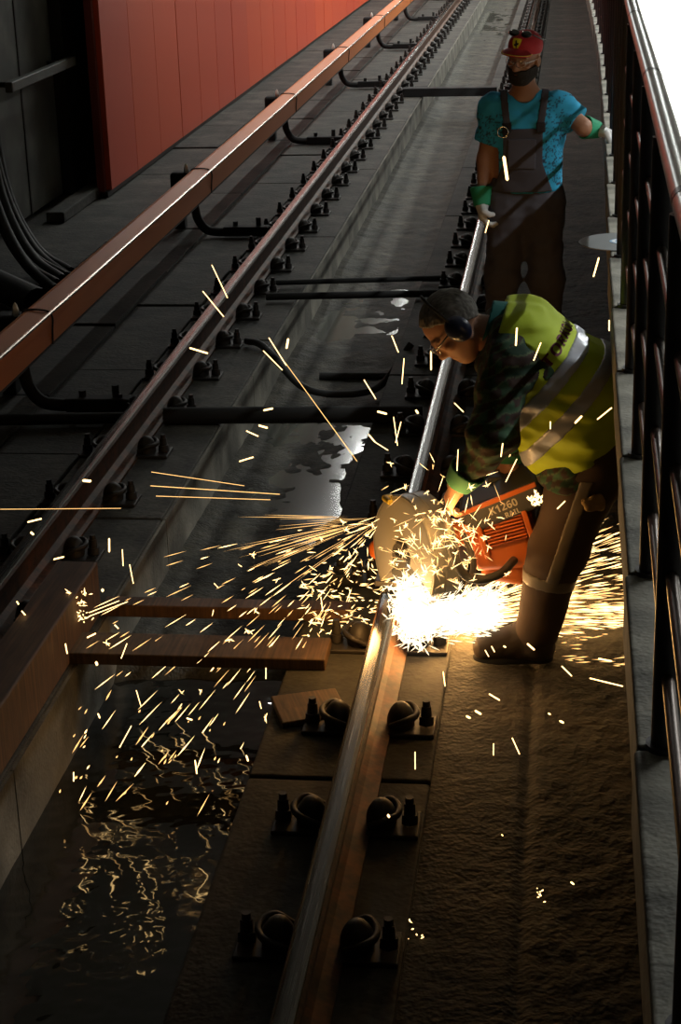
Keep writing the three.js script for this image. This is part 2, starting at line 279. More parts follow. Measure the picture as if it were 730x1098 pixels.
// ---------------------------------------------------------------- third rail under its orange cover
{
  const t = thing('third_rail', 'orange covered third rail with black supports along the left', 'rail');
  const XF = -2.77, YT = 0.45;                               // front lip
  const prof = [[XF, YT - 0.012], [XF - 0.003, YT - 0.055], [XF - 0.008, YT - 0.058], [XF - 0.006, YT - 0.165], [XF - 0.014, YT - 0.168], [XF - 0.02, YT - 0.03], [XF - 0.13, YT - 0.016], [XF - 0.135, YT - 0.13], [XF - 0.15, YT - 0.13], [XF - 0.148, YT + 0.006], [XF - 0.12, YT + 0.014], [XF - 0.012, YT + 0.002]];
  const lip = Array.from({ length: 12 }, (_, i) => [XF - 0.005 + 0.0105 * Math.cos(i * Math.PI / 6), YT - 0.003 + 0.0105 * Math.sin(i * Math.PI / 6)]);
  const supports = Array.from({ length: 9 }, (_, i) => -4.55 - 4.55 * i);
  for (let i = 0; i < 9; i++) {
    const z1 = supports[i], z0 = i < 8 ? supports[i + 1] : Z_FAR;
    const c = part('cover_segment', extrudeZ(prof, z0 + 0.003, z1 - 0.003), M.cover, t); part('lip', extrudeZ(lip, z0 + 0.003, z1 - 0.003), M.coverLip, c);
  }
  part('conductor', extrudeZ([[XF - 0.11, 0.24], [XF - 0.04, 0.24], [XF - 0.045, 0.27], [XF - 0.065, 0.3], [XF - 0.065, 0.36], [XF - 0.085, 0.36], [XF - 0.085, 0.3], [XF - 0.105, 0.27]], Z_FAR, Z_NEAR), M.iron, t);
  const band = tube([[XF - 0.155, YT - 0.14, 0], [XF - 0.153, YT + 0.008, 0], [XF - 0.12, YT + 0.018, 0], [XF - 0.01, YT + 0.006, 0], [XF + 0.006, YT - 0.02, 0], [XF + 0.001, YT - 0.1, 0], [XF - 0.004, YT - 0.172, 0]], 0.0055, 60, 6);
  const block = merged([box(XF - 0.32, XF - 0.17, 0.24, 0.445, -0.09, 0.06, 0.03), box(XF - 0.3, XF - 0.22, 0, 0.25, -0.05, 0.05, 0.01), rod([XF - 0.2, 0.31, 0], [XF - 0.12, 0.31, 0], 0.035)]);
  const tip = (() => { const g = new THREE.LatheGeometry([[0.001, 0.075], [0.012, 0.06], [0.019, 0.03], [0.021, 0], [0.001, 0]].map((p) => new THREE.Vector2(...p)), 14); g.translate(XF - 0.19, 0.44, 0.02); return g; })();
  const arm = merged([tube([[XF - 0.07, 0.24, 0], [XF - 0.05, 0.14, 0.0], [XF + 0.01, 0.06, 0], [XF + 0.09, 0.04, 0], [XF + 0.3, 0.045, 0], [XF + 0.52, 0.05, 0]], 0.034, 40, 10), box(XF + 0.15, XF + 0.5, 0.01, 0.085, -0.05, 0.05, 0.012), rod([XF + 0.42, 0.06, 0], [XF + 0.42, 0.15, 0], 0.02, 0.02, 8), rod([XF + 0.24, 0.06, 0], [XF + 0.24, 0.12, 0], 0.02, 0.02, 8)]);
  for (const z of supports.slice(0, 8)) {
    part('band', band, M.black, t).position.z = z; part('support_arm', arm, M.black, t).position.z = z + 0.35;
    const b = part('bracket', block, M.black, t); b.position.z = z; part('insulator_cap', tip, M.ceramic, b);
  }
}

// ---------------------------------------------------------------- things lying across the drain
solo('cross_bar', rod([-2.05, 0.045, -8.55], [-0.72, 0.045, -8.62], 0.045), M.black, 'thick black round bar across the drain near the largest puddle', 'bar');
solo('cross_bar', rod([-2.9, 0.04, -8.47], [-2.22, 0.04, -8.53], 0.03), M.black, 'thin black rod on the floor between third rail and left rail', 'bar');
solo('cross_bar', box(-1.98, -0.86, 0.0, 0.1, -21.6, -21.45, 0.01), M.black, 'heavy black square beam across the far end of the drain', 'beam');
solo('cross_bar', rod([-1.95, 0.035, -11.6], [-0.74, 0.035, -11.75], 0.018), M.black, 'slim black rod across the drain, farther of a close pair', 'bar');
solo('cross_bar', rod([-1.95, 0.035, -11.2], [-0.74, 0.035, -11.3], 0.024), M.black, 'slim black rod across the drain, nearer of a close pair', 'bar');
solo('bent_pipe', tube([[-1.89, 0.03, -10.1], [-1.78, 0.03, -10.0], [-1.55, -0.2, -9.95], [-1.42, -0.23, -9.9], [-1.2, -0.23, -9.9], [-1.08, -0.2, -9.95], [-0.9, 0.03, -10.05]], 0.022, 60, 8), M.rubber, 'thin black pipe sagging in a shallow bow over the puddle', 'pipe');
solo('puddle_rod', rod([-1.5, -0.27, -10.4], [-1.0, -0.27, -10.4], 0.025), M.rubber, 'short black rod lying level in the puddle behind the bowed pipe', 'rod');
solo('timber_plank', box(-1.80, -0.835, 0.0, 0.045, -5.86, -5.67, 0.006), M.timber, 'brown plank laid across the pit in front of the cut', 'plank');
solo('timber_plank', box(-1.76, -0.80, 0.0, 0.05, -6.19, -6.1, 0.006), M.timberOld, 'narrow plank across the drain behind the wider plank', 'plank');
solo('timber_beam', box(-1.93, -1.77, 0.0, 0.215, -6.14, -1.0, 0.01), M.timberOld, 'long squared timber beam lying beside the left rail along the pit', 'beam');
{ const g = box(-0.115, 0.115, 0, 0.022, -0.11, 0.1, 0.006); g.rotateY(0.35); g.translate(-0.845, 0.002, -5.35); solo('loose_board', g, M.timber, 'small square board lying left of the right rail', 'board'); }
{ const g = merged([box(-0.05, 0.05, 0, 0.05, -0.05, 0.05, 0.008), rod([0, 0.05, 0], [0, 0.075, 0], 0.03, 0.03, 6), rod([0, 0.075, 0], [0, 0.1, 0], 0.016, 0.016, 8)]); g.translate(-0.88, 0, -6.5); solo('anchor_nut', g, M.iron, 'dark anchor block with a nut left of the saw guard', 'nut'); }

// ---------------------------------------------------------------- platform railing and the spare blade
{
  const t = thing('platform_railing', 'dark tubular railing with steel handrail along the platform edge', 'railing');
  const fx = (z) => copingX(z) + 0.052;
  const posts = Array.from({ length: 44 }, (_, i) => -1.2 - 0.8 * i);
  const H = 0.955;
  posts.forEach((z, i) => {
    const x = fx(z); const p = part('post', rod([x, 1.25, z], [x, 1.25 + H - 0.02, z], 0.025, 0.025, 14), M.post, t);
    part('foot_plate', rod([x, 1.25, z], [x, 1.26, z], 0.034, 0.034, 14), M.post, p);
    if (i < posts.length - 1) {
      const z2 = posts[i + 1], x2 = fx(z2);
      for (const h of [0.14, 0.33, 0.52, 0.71]) part('cross_pipe', rod([x, 1.25 + h, z], [x2, 1.25 + h, z2], 0.0115, 0.0115, 10), M.railPipe, t);
      if (i % 2 === 0 && i + 2 < posts.length) { const z3 = posts[i + 2]; const hr = part('handrail', rod([x, 1.25 + H, z - 0.003], [fx(z3), 1.25 + H, z3 + 0.003], 0.0225, 0.0225, 20), M.handrail, t); part('joint_sleeve', rod([x, 1.25 + H, z - 0.02], [x, 1.25 + H, z + 0.02], 0.0232, 0.0232, 20), M.post, hr); }
    }
  });
}
{
  const t = thing('spare_saw_blade', 'grey abrasive cutting disc lying flat on the coping over the track', 'saw blade');
  const g = new THREE.LatheGeometry([[0.0127, 0], [0.17, 0], [0.172, 0.002], [0.17, 0.004], [0.0127, 0.004], [0.0127, 0]].map((p) => new THREE.Vector2(...p)), 64);
  part('abrasive_disc', g, M.disc, t);
  const l = new THREE.LatheGeometry([[0.0127, 0.0042], [0.05, 0.0042], [0.05, 0.005], [0.0127, 0.005]].map((p) => new THREE.Vector2(...p)), 40); part('paper_label', l, phys(0.25, 0.42, 0.62, 0.4), t).userData.label = 'blue and white paper label';
  part('label_ring', new THREE.LatheGeometry([[0.03, 0.0051], [0.042, 0.0051], [0.042, 0.0055], [0.03, 0.0055]].map((p) => new THREE.Vector2(...p)), 40), std(0.75, 0.78, 0.8, 0.5), t);
  t.position.set(0.215, 1.2505, -7.06);
}

// ---------------------------------------------------------------- soft shapes: distance fields meshed with surface nets
const cap = (a, b, ra, rb = ra) => { const [ax, ay, az] = a, dx = b[0] - ax, dy = b[1] - ay, dz = b[2] - az, L = dx * dx + dy * dy + dz * dz || 1e-9; return (x, y, z) => { const px = x - ax, py = y - ay, pz = z - az; const t = Math.max(0, Math.min(1, (px * dx + py * dy + pz * dz) / L)); return Math.hypot(px - t * dx, py - t * dy, pz - t * dz) - (ra + (rb - ra) * t); }; };
const ell = (c, r, B) => (x, y, z) => { let px = x - c[0], py = y - c[1], pz = z - c[2]; if (B) [px, py, pz] = [px * B[0][0] + py * B[0][1] + pz * B[0][2], px * B[1][0] + py * B[1][1] + pz * B[1][2], px * B[2][0] + py * B[2][1] + pz * B[2][2]]; const k = Math.hypot(px / r[0], py / r[1], pz / r[2]), q = Math.hypot(px / (r[0] * r[0]), py / (r[1] * r[1]), pz / (r[2] * r[2])); return q < 1e-9 ? -Math.min(...r) : k * (k - 1) / q; };
const soft = (k, ...fs) => (x, y, z) => { let d = fs[0](x, y, z); for (let i = 1; i < fs.length; i++) { const e = fs[i](x, y, z), h = Math.max(0, k - Math.abs(d - e)) / k; d = Math.min(d, e) - h * h * k * 0.25; } return d; };
const both = (...fs) => (x, y, z) => Math.max(...fs.map((f) => f(x, y, z)));
const minus = (f, g) => (x, y, z) => Math.max(f(x, y, z), -g(x, y, z));
const grow = (f, r) => (x, y, z) => f(x, y, z) - r;
const half = (n, d) => (x, y, z) => n[0] * x + n[1] * y + n[2] * z - d;          // keeps n.p < d
const folds = (f, amp, sx, sy, sz, s = 0) => (x, y, z) => { const d = f(x, y, z); return d > 0.05 || d < -0.05 ? d : d + amp * fbm(x * sx + s, y * sy, z * sz, 2); };
const shell = (f, w) => (x, y, z) => Math.abs(f(x, y, z)) - w;
function net(f, lo, hi, c, paint) {
  const n = [0, 1, 2].map((i) => Math.ceil((hi[i] - lo[i]) / c) + 1), [nx, ny, nz] = n, at = (i, j, k) => (k * ny + j) * nx + i;
  const v = new Float32Array(nx * ny * nz);
  for (let k = 0; k < nz; k++) for (let j = 0; j < ny; j++) for (let i = 0; i < nx; i++) v[at(i, j, k)] = f(lo[0] + i * c, lo[1] + j * c, lo[2] + k * c);
  const id = new Int32Array(nx * ny * nz).fill(-1), pos = [], idx = [];
  for (let k = 0; k < nz - 1; k++) for (let j = 0; j < ny - 1; j++) for (let i = 0; i < nx - 1; i++) {
    let s = 0, X = 0, Y = 0, Z = 0, m = 0; const q = [];
    for (let b = 0; b < 8; b++) { q[b] = v[at(i + (b & 1), j + ((b >> 1) & 1), k + (b >> 2))]; if (q[b] < 0) m++; }
    if (m === 0 || m === 8) continue;
    for (let a = 0; a < 8; a++) for (const e of [1, 2, 4]) { const b = a | e; if (b === a || (q[a] < 0) === (q[b] < 0)) continue; const t = q[a] / (q[a] - q[b]); X += (a & 1) + (e === 1 ? t : 0); Y += ((a >> 1) & 1) + (e === 2 ? t : 0); Z += (a >> 2) + (e === 4 ? t : 0); s++; }
    id[at(i, j, k)] = pos.length / 3; pos.push(lo[0] + (i + X / s) * c, lo[1] + (j + Y / s) * c, lo[2] + (k + Z / s) * c);
  }
  const quad = (a, b, d, e, flip) => { if (a < 0 || b < 0 || d < 0 || e < 0) return; flip ? idx.push(a, d, b, a, e, d) : idx.push(a, b, d, a, d, e); };
  for (let k = 1; k < nz - 1; k++) for (let j = 1; j < ny - 1; j++) for (let i = 1; i < nx - 1; i++) {
    const s = v[at(i, j, k)] < 0;
    if (s !== v[at(i + 1, j, k)] < 0) quad(id[at(i, j - 1, k - 1)], id[at(i, j, k - 1)], id[at(i, j, k)], id[at(i, j - 1, k)], !s);
    if (s !== v[at(i, j + 1, k)] < 0) quad(id[at(i - 1, j, k - 1)], id[at(i - 1, j, k)], id[at(i, j, k)], id[at(i, j, k - 1)], !s);
    if (s !== v[at(i, j, k + 1)] < 0) quad(id[at(i - 1, j - 1, k)], id[at(i, j - 1, k)], id[at(i, j, k)], id[at(i - 1, j, k)], !s);
  }
  const g = new THREE.BufferGeometry(); g.setAttribute('position', new THREE.Float32BufferAttribute(pos, 3)); g.setIndex(idx); g.computeVertexNormals();
  if (paint) { const col = new Float32Array(pos.length); for (let i = 0; i < pos.length; i += 3) col.set(paint(pos[i], pos[i + 1], pos[i + 2]), i); g.setAttribute('color', new THREE.BufferAttribute(col, 3)); }
  return g;
}
function joined(list) { const g = mergeGeometries(list.map((q) => { const o = q.clone(); for (const k of Object.keys(o.attributes)) if (!['position', 'normal', 'color'].includes(k)) o.deleteAttribute(k); return o; })); return g; }
const add = (a, b, s = 1) => [a[0] + b[0] * s, a[1] + b[1] * s, a[2] + b[2] * s];
const cross = (a, b) => [a[1] * b[2] - a[2] * b[1], a[2] * b[0] - a[0] * b[2], a[0] * b[1] - a[1] * b[0]];
const unit = (a) => { const l = Math.hypot(...a); return a.map((q) => q / l); };
// a hand closed round something: wrist, the direction of the knuckles, the palm's outward normal, where the thumb points
function handShape(w, dir, palm, thumb, curl, r = 0.0095) {
  dir = unit(dir); palm = unit(palm); thumb = unit(thumb);
  const k = add(w, dir, 0.085), fs = [cap(w, add(w, dir, 0.02), 0.028, 0.03)];
  for (const s of [-1.5, -0.5, 0.5, 1.5]) fs.push(cap(add(add(w, dir, 0.025), thumb, s * 0.014), add(k, thumb, s * 0.02), 0.018, 0.0145));
  const palmF = soft(0.02, ...fs), fingers = [];
  [[1.5, 0.95], [0.5, 1.08], [-0.5, 1.0], [-1.5, 0.8]].forEach(([s, len], i) => {
    let p = add(k, thumb, s * 0.0205), a = 0; const seg = [0.042, 0.027, 0.022];
    for (let j = 0; j < 3; j++) { a += curl * (j ? 1 : 0.8) + 0.04 * i; const d = add(dir.map((q) => q * Math.cos(a)), palm, Math.sin(a)), e = add(p, d, seg[j] * len); fingers.push(cap(p, e, r * (1 - 0.08 * j) * (i === 3 ? 0.88 : 1), r * (0.94 - 0.08 * j) * (i === 3 ? 0.88 : 1))); p = e; }
  });
  let p = add(add(w, dir, 0.03), thumb, 0.03); const t1 = add(add(p, thumb, 0.03), dir, 0.028), t2 = add(add(t1, palm, 0.026), dir, 0.018), t3 = add(add(t2, palm, 0.024), thumb, -0.012);
  return soft(0.006, palmF, ...fingers, soft(0.008, cap(p, t1, 0.015, 0.0125), cap(t1, t2, 0.0125, 0.011), cap(t2, t3, 0.011, 0.009)));
}
const around = (p, r) => [[p[0] - r, p[1] - r, p[2] - r], [p[0] + r, p[1] + r, p[2] + r]];
// head in its own frame: x = wearer's left, y = crown, z = face; 0.235 tall
const headF = soft(0.03,
  ell([0, 0.03, -0.012], [0.076, 0.092, 0.098]), ell([0, -0.04, 0.022], [0.058, 0.075, 0.07]), ell([0, -0.092, 0.05], [0.03, 0.024, 0.03]), cap([0.045, -0.06, 0.0], [0.02, -0.092, 0.05], 0.022, 0.02), cap([-0.045, -0.06, 0.0], [-0.02, -0.092, 0.05], 0.022, 0.02));
const faceF = soft(0.012, headF, cap([0, 0.012, 0.086], [0, -0.03, 0.104], 0.009, 0.0135), ell([0.012, -0.035, 0.092], [0.009, 0.007, 0.01]), ell([-0.012, -0.035, 0.092], [0.009, 0.007, 0.01]), cap([-0.045, 0.024, 0.071], [-0.008, 0.02, 0.084], 0.009), cap([0.045, 0.024, 0.071], [0.008, 0.02, 0.084], 0.009), cap([-0.02, -0.062, 0.08], [0.02, -0.062, 0.08], 0.0075), ell([0.045, -0.02, 0.06], [0.02, 0.016, 0.02]), ell([-0.045, -0.02, 0.06], [0.02, 0.016, 0.02]));
const earsF = soft(0.008, minus(ell([0.079, -0.005, -0.008], [0.013, 0.032, 0.02]), ell([0.092, -0.002, -0.004], [0.008, 0.02, 0.011])), minus(ell([-0.079, -0.005, -0.008], [0.013, 0.032, 0.02]), ell([-0.092, -0.002, -0.004], [0.008, 0.02, 0.011])));
const headAll = soft(0.008, minus(minus(faceF, ell([0.03, 0.004, 0.093], [0.016, 0.009, 0.012])), ell([-0.03, 0.004, 0.093], [0.016, 0.009, 0.012])), ell([0.03, 0.004, 0.078], [0.012, 0.012, 0.012]), ell([-0.03, 0.004, 0.078], [0.012, 0.012, 0.012]), earsF);
const skinPaint = (base) => (x, y, z) => {
  for (const s of [-1, 1]) { const e = Math.hypot(x - s * 0.03, y - 0.003); if (z > 0.076 && e < 0.0048) return [0.03, 0.02, 0.015]; if (z > 0.074 && Math.hypot((x - s * 0.03) / 1.7, y - 0.003) < 0.0055) return [0.6, 0.55, 0.5]; }
  if (z > 0.07 && y > 0.028 && y < 0.037 && Math.abs(x) > 0.01 && Math.abs(x) < 0.05) return base.map((q) => q * 0.3);
  if (z > 0.075 && Math.hypot(x / 2.6, y + 0.062) < 0.0085) return [base[0] * 0.75, base[1] * 0.55, base[2] * 0.55];
  return base;
};
// place a head-frame geometry: origin at o, face towards f, crown towards u
function placeHead(g, o, f, u) { f = unit(f); u = unit(add(u, f, -(u[0] * f[0] + u[1] * f[1] + u[2] * f[2]))); const x = cross(u, f); g.applyMatrix4(new THREE.Matrix4().makeBasis(v3(x), v3(u), v3(f)).setPosition(...o)); return g; }
const HB = [[-0.11, -0.13, -0.13], [0.11, 0.14, 0.13]];
const vc = (rough, extra = {}) => new THREE.MeshStandardMaterial({ color: 0xffffff, vertexColors: true, roughness: rough, ...extra });
const skinMat = vc(0.55);
const clothMat = vc(0.9);

// ---------------------------------------------------------------- the worker bending over the saw
{
  const P = thing('person', 'worker in yellow hi-vis vest bending over the saw', 'person');
  const Z = -5.92, skin = [0.42, 0.21, 0.13];
  const torso = soft(0.08, cap([-0.17, 1.13, Z + 0.085], [0.03, 0.97, Z + 0.075], 0.135, 0.14), cap([-0.17, 1.13, Z - 0.085], [0.03, 0.97, Z - 0.075], 0.135, 0.14), cap([0.03, 0.97, Z + 0.07], [0.05, 0.82, Z + 0.075], 0.135, 0.125), cap([0.03, 0.97, Z - 0.07], [0.05, 0.82, Z - 0.075], 0.135, 0.125));
  const shN = [-0.2, 1.125, Z + 0.2], elN = [-0.235, 0.9, Z + 0.31], wrN = [-0.345, 0.735, Z + 0.27];
  const shF = [-0.2, 1.12, Z - 0.19], elF = [-0.2, 0.87, Z - 0.25], wrF = [-0.2, 0.68, Z - 0.13];
  const hipN = [0.085, 0.76, Z + 0.09], knN = [-0.02, 0.43, Z + 0.12], anN = [-0.1, 0.11, Z + 0.11];
  const hipF = [0.09, 0.76, Z - 0.09], knF = [0.005, 0.44, Z - 0.12], anF = [-0.075, 0.11, Z - 0.13];
  const HO = [-0.38, 1.215, Z + 0.06], HF = [-0.58, -0.79, 0.2], HU = [-0.8, 0.58, 0.06];
  const neck = cap([-0.22, 1.17, Z], [-0.345, 1.205, Z + 0.05], 0.06, 0.058);
  const armN = soft(0.03, cap(shN, elN, 0.052, 0.044), cap(elN, wrN, 0.044, 0.03)), armF = soft(0.03, cap(shF, elF, 0.052, 0.044), cap(elF, wrF, 0.044, 0.03));
  const legN = soft(0.04, cap(hipN, knN, 0.085, 0.058), cap(knN, anN, 0.058, 0.042)), legF = soft(0.04, cap(hipF, knF, 0.085, 0.058), cap(knF, anF, 0.058, 0.042));
  const bodyF = soft(0.04, grow(torso, -0.02), neck, armN, armF, legN, legF);
  const one = () => skin;
  const bodyG = net(bodyF, [-0.45, 0.02, Z - 0.42], [0.25, 1.36, Z + 0.42], 0.014, one);
  const headG = placeHead(net(headAll, ...HB, 0.0042, skinPaint(skin)), HO, HF, HU);
  const hN = net(handShape(wrN, [-0.45, -0.85, -0.1], [0.75, -0.4, -0.45], [-0.2, 0.15, -1], 0.62), ...around(add(wrN, [-0.04, -0.08, 0]), 0.16), 0.0045, one);
  const hF = net(handShape(wrF, [0.1, -1, 0.2], [-0.6, -0.1, 0.6], [-0.6, 0.1, -0.6], 0.62), ...around(add(wrF, [0, -0.08, 0]), 0.16), 0.0045, one);
  part('body', joined([bodyG, headG, hN, hF]), skinMat, P);
  // grey cropped hair
  const hairF = both(grow(headF, 0.007), (x, y, z) => 0.022 + z * (z > 0 ? 1.0 : 0.85) - y + (Math.abs(x) > 0.062 && z > -0.02 ? 0.01 : 0));
  const hairG = placeHead(net((x, y, z) => hairF(x, y, z) + 0.003 * noise.noise(x * 190, y * 70, z * 70), ...HB, 0.0042, (x, y, z) => { const k = 0.2 + 0.16 * noise.noise(x * 260, y * 60, z * 60) + 0.05 * noise.noise(x * 30, y * 30, z * 30); return [k, k * 0.93, k * 0.85]; }), HO, HF, HU);
  part('hair', hairG, vc(0.8), P).userData.label = 'short cropped grey hair';
  // ear defenders: two dark blue cups and a thin band over the crown
  const cup = () => net(soft(0.01, ell([0.098, -0.002, -0.006], [0.026, 0.05, 0.041]), ell([0.085, -0.002, -0.006], [0.018, 0.044, 0.038])), [0.05, -0.07, -0.07], [0.14, 0.07, 0.06], 0.004);
  const cupMat = phys(0.018, 0.024, 0.06, 0.28, { clearcoat: 0.6 });
  const band = part('ear_defender_band', placeHead(tube([[0.112, 0.04, -0.008], [0.1, 0.1, -0.012], [0.055, 0.138, -0.016], [0, 0.148, -0.018], [-0.055, 0.138, -0.016], [-0.1, 0.1, -0.012], [-0.112, 0.04, -0.008]], 0.005, 60, 8), HO, HF, HU), M.black, P);
  part('ear_defender_cup', placeHead(cup(), HO, HF, HU), cupMat, band); const c2 = cup(); c2.scale(-1, 1, 1); c2.setIndex(Array.from(c2.index.array).reverse()); c2.computeVertexNormals(); part('ear_defender_cup', placeHead(c2, HO, HF, HU), cupMat, band);
  part('safety_glasses', placeHead(merged([tube([[-0.078, 0.01, 0.0], [-0.072, 0.01, 0.06], [-0.05, 0.008, 0.096], [-0.02, 0.008, 0.108], [0, 0.012, 0.112], [0.02, 0.008, 0.108], [0.05, 0.008, 0.096], [0.072, 0.01, 0.06], [0.078, 0.01, 0.0]], 0.003, 60, 6), tube([[0.006, -0.008, 0.11], [0.03, -0.014, 0.107], [0.055, -0.006, 0.094], [0.055, 0.012, 0.094], [0.03, 0.018, 0.106], [0.006, 0.014, 0.111]], 0.0018, 40, 5, true), tube([[-0.006, -0.008, 0.11], [-0.03, -0.014, 0.107], [-0.055, -0.006, 0.094], [-0.055, 0.012, 0.094], [-0.03, 0.018, 0.106], [-0.006, 0.014, 0.111]], 0.0018, 40, 5, true)]), HO, HF, HU), M.steel, P);
  // plaid flannel shirt
  const sleeveN = soft(0.03, cap(add(shN, [0.02, -0.01, -0.03]), shN, 0.1, 0.098), cap(shN, elN, 0.096, 0.078), cap(elN, add(wrN, unit([-0.55, -0.8, -0.2]), -0.03), 0.078, 0.05)), sleeveF = soft(0.03, cap(shF, elF, 0.085, 0.07), cap(elF, add(wrF, [0, 0.03, 0]), 0.07, 0.05));
  const shirtTorso = soft(0.05, grow(torso, 0.008), cap([0.06, 0.82, Z + 0.09], [0.02, 0.7, Z + 0.1], 0.13, 0.115), cap([0.06, 0.82, Z - 0.09], [0.04, 0.72, Z - 0.1], 0.13, 0.115));
  const shirtAll = soft(0.035, shirtTorso, sleeveN, sleeveF, cap([-0.23, 1.17, Z], [-0.29, 1.195, Z + 0.02], 0.085, 0.078));
  const shirtF = both(folds(shirtAll, 0.03, 11, 17, 11), half([-0.2, -1, 0], -0.66), half([-0.75, 0.3, 0.1], 0.75 * 0.275 + 0.3 * 1.2 + 0.1 * Z));
  const plaid = (x, y, z) => { const wob = 0.022 * noise.noise(x * 13, y * 13, z * 13), s = x * 0.35 - y * 0.9 + z * 0.2 + wob, t = x * 0.85 + y * 0.35 + z * 0.75 + wob * 1.4, a = Math.floor(s / 0.034) & 1, b = Math.floor(t / 0.034) & 1; const line = (((s / 0.034) % 1 + 1) % 1) < 0.14; const c = a && b ? [0.01, 0.035, 0.018] : a || b ? [0.035, 0.018, 0.014] : [0.028, 0.075, 0.036]; const k = 1 + 0.35 * noise.noise(x * 40, y * 40, z * 40); return (line ? [0.07, 0.1, 0.05] : c).map((q) => q * k); };
  part('flannel_shirt', net(shirtF, [-0.5, 0.56, Z - 0.42], [0.3, 1.4, Z + 0.46], 0.0075, plaid), clothMat, P).userData.label = 'dark green and maroon plaid shirt';
  part('collar', net(both(shell(cap([-0.2, 1.19, Z], [-0.3, 1.215, Z + 0.03], 0.087, 0.08), 0.006), half([0.96, -0.28, 0], -0.96 * 0.215 - 0.28 * 1.19), half([-0.96, 0.28, 0], 0.96 * 0.275 + 0.28 * 1.2)), [-0.4, 1.05, Z - 0.13], [-0.1, 1.35, Z + 0.16], 0.005), std(0.015, 0.12, 0.11, 0.9), P).userData.label = 'teal collar';
  // hi-vis vest hanging loose over the shirt
  const E0 = [0.77, -0.64, 0];                                                   // along the spine
  const vestBody = soft(0.07, grow(torso, 0.026), cap([-0.08, 0.86, Z + 0.11], [-0.075, 0.775, Z + 0.11], 0.1, 0.065), cap([-0.08, 0.86, Z - 0.11], [-0.08, 0.78, Z - 0.11], 0.1, 0.07), cap([0.06, 0.9, Z + 0.09], [0.05, 0.82, Z + 0.1], 0.145, 0.125), cap([0.06, 0.9, Z - 0.09], [0.05, 0.82, Z - 0.1], 0.145, 0.125));
  const vestSolid = folds(vestBody, 0.034, 7, 15, 6, 4);
  const hem = half([0.48, -1, 0], -0.728), neckCut = half([-0.93, 0.36, 0], 0.93 * 0.235 + 0.36 * 1.2), armCut = soft(0.02, cap(add(shN, [-0.01, 0, 0.1]), add(shN, [-0.025, -0.06, 0.1]), 0.13, 0.12)), armCut2 = cap(add(shF, [0, 0, -0.1]), add(shF, [0, -0.06, -0.1]), 0.13, 0.12);
  const vestF = both(vestSolid, hem, neckCut, (x, y, z) => -armCut(x, y, z), (x, y, z) => -armCut2(x, y, z));
  part('hi_vis_vest', net(vestF, [-0.4, 0.6, Z - 0.4], [0.32, 1.42, Z + 0.4], 0.0075), phys(0.44, 0.56, 0.012, 0.75, { sheen: 0.3, sheenRoughness: 0.5 }), P).userData.label = 'yellow hi-vis vest';
  const ring = (s0, s1) => both((x, y, z) => vestF(x, y, z) - 0.0035, half(E0, s1), half([-0.77, 0.64, 0], -s0));
  const tape = std(0.42, 0.44, 0.5, 0.35, { metalness: 0.25 });
  for (const [a, b] of [[-0.735, -0.68], [-0.625, -0.57]]) part('reflective_band', net(ring(a, b), [-0.42, 0.6, Z - 0.4], [0.32, 1.42, Z + 0.4], 0.0065), tape, P).userData.label = 'grey reflective band';
  // lettering across the back, draped on the cloth
  {
    const font = await new FontLoader().loadAsync('fonts/droid/droid_sans_bold.typeface.json');
    const sh = new THREE.ShapeGeometry(font.generateShapes('TORKOL', 0.04), 4); sh.computeBoundingBox(); const w = sh.boundingBox.max.x;
    const g = subdivided(sh, 0.012), p = g.attributes.position;
    const UP = unit([-0.77, 0.64, 0]), A0 = [-0.07, 1.03, Z], OUT = unit([0.64, 0.77, 0]);
    for (let i = 0; i < p.count; i++) {
      const th = (p.getX(i) - w * 1.02) / 0.17, s = p.getY(i) - 0.02 + 0.062;
      const d = add(OUT.map((q) => q * Math.cos(th)), [0, 0, -1], Math.sin(th)), o = add(A0, UP, s + 0.0);
      let r = 0.42; for (let k = 0; k < 60; k++) { const q = add(o, d, r), e = vestSolid(...q) - 0.002; if (e < 0.0004) break; r -= e * 0.7; }
      const q = add(o, d, r); p.setXYZ(i, ...q);
    }
    g.computeVertexNormals(); part('vest_lettering', g, std(0.11, 0.012, 0.025, 0.8, { side: THREE.DoubleSide }), P).userData.label = 'dark red lettering across the back';
  }
  // work trousers with tape down the seam and round the knee
  const trous = soft(0.05, cap(add(hipN, [0.01, 0, 0]), knN, 0.135, 0.098), cap(knN, add(anN, [0.01, 0.0, 0]), 0.098, 0.078), cap(add(hipF, [0.01, 0, 0]), knF, 0.135, 0.095), cap(knF, add(anF, [0.01, 0.0, 0]), 0.095, 0.075), grow(both(torso, half([0, 1, 0], 0.84)), 0.012));
  const trF = both(folds(trous, 0.02, 5, 9, 5, 8), half([0, -1, 0], -0.075));
  part('work_trousers', net(trF, [-0.3, 0.03, Z - 0.34], [0.3, 0.96, Z + 0.34], 0.0085), std(0.06, 0.036, 0.024, 0.9), P).userData.label = 'dark brown work trousers';
  const tapeT = std(0.15, 0.125, 0.095, 0.5);
  const kneeDir = unit([-0.22, -1, 0]);
  part('trouser_tape', net(both((x, y, z) => trF(x, y, z) - 0.003, half([0.2, 1, 0], 0.34), half([-0.2, -1, 0], -0.292), half([0, 0, -1], -(Z + 0.0))), [-0.3, 0.2, Z - 0.1], [0.3, 0.5, Z + 0.34], 0.0065), tapeT, P).userData.label = 'grey tape round the knee';
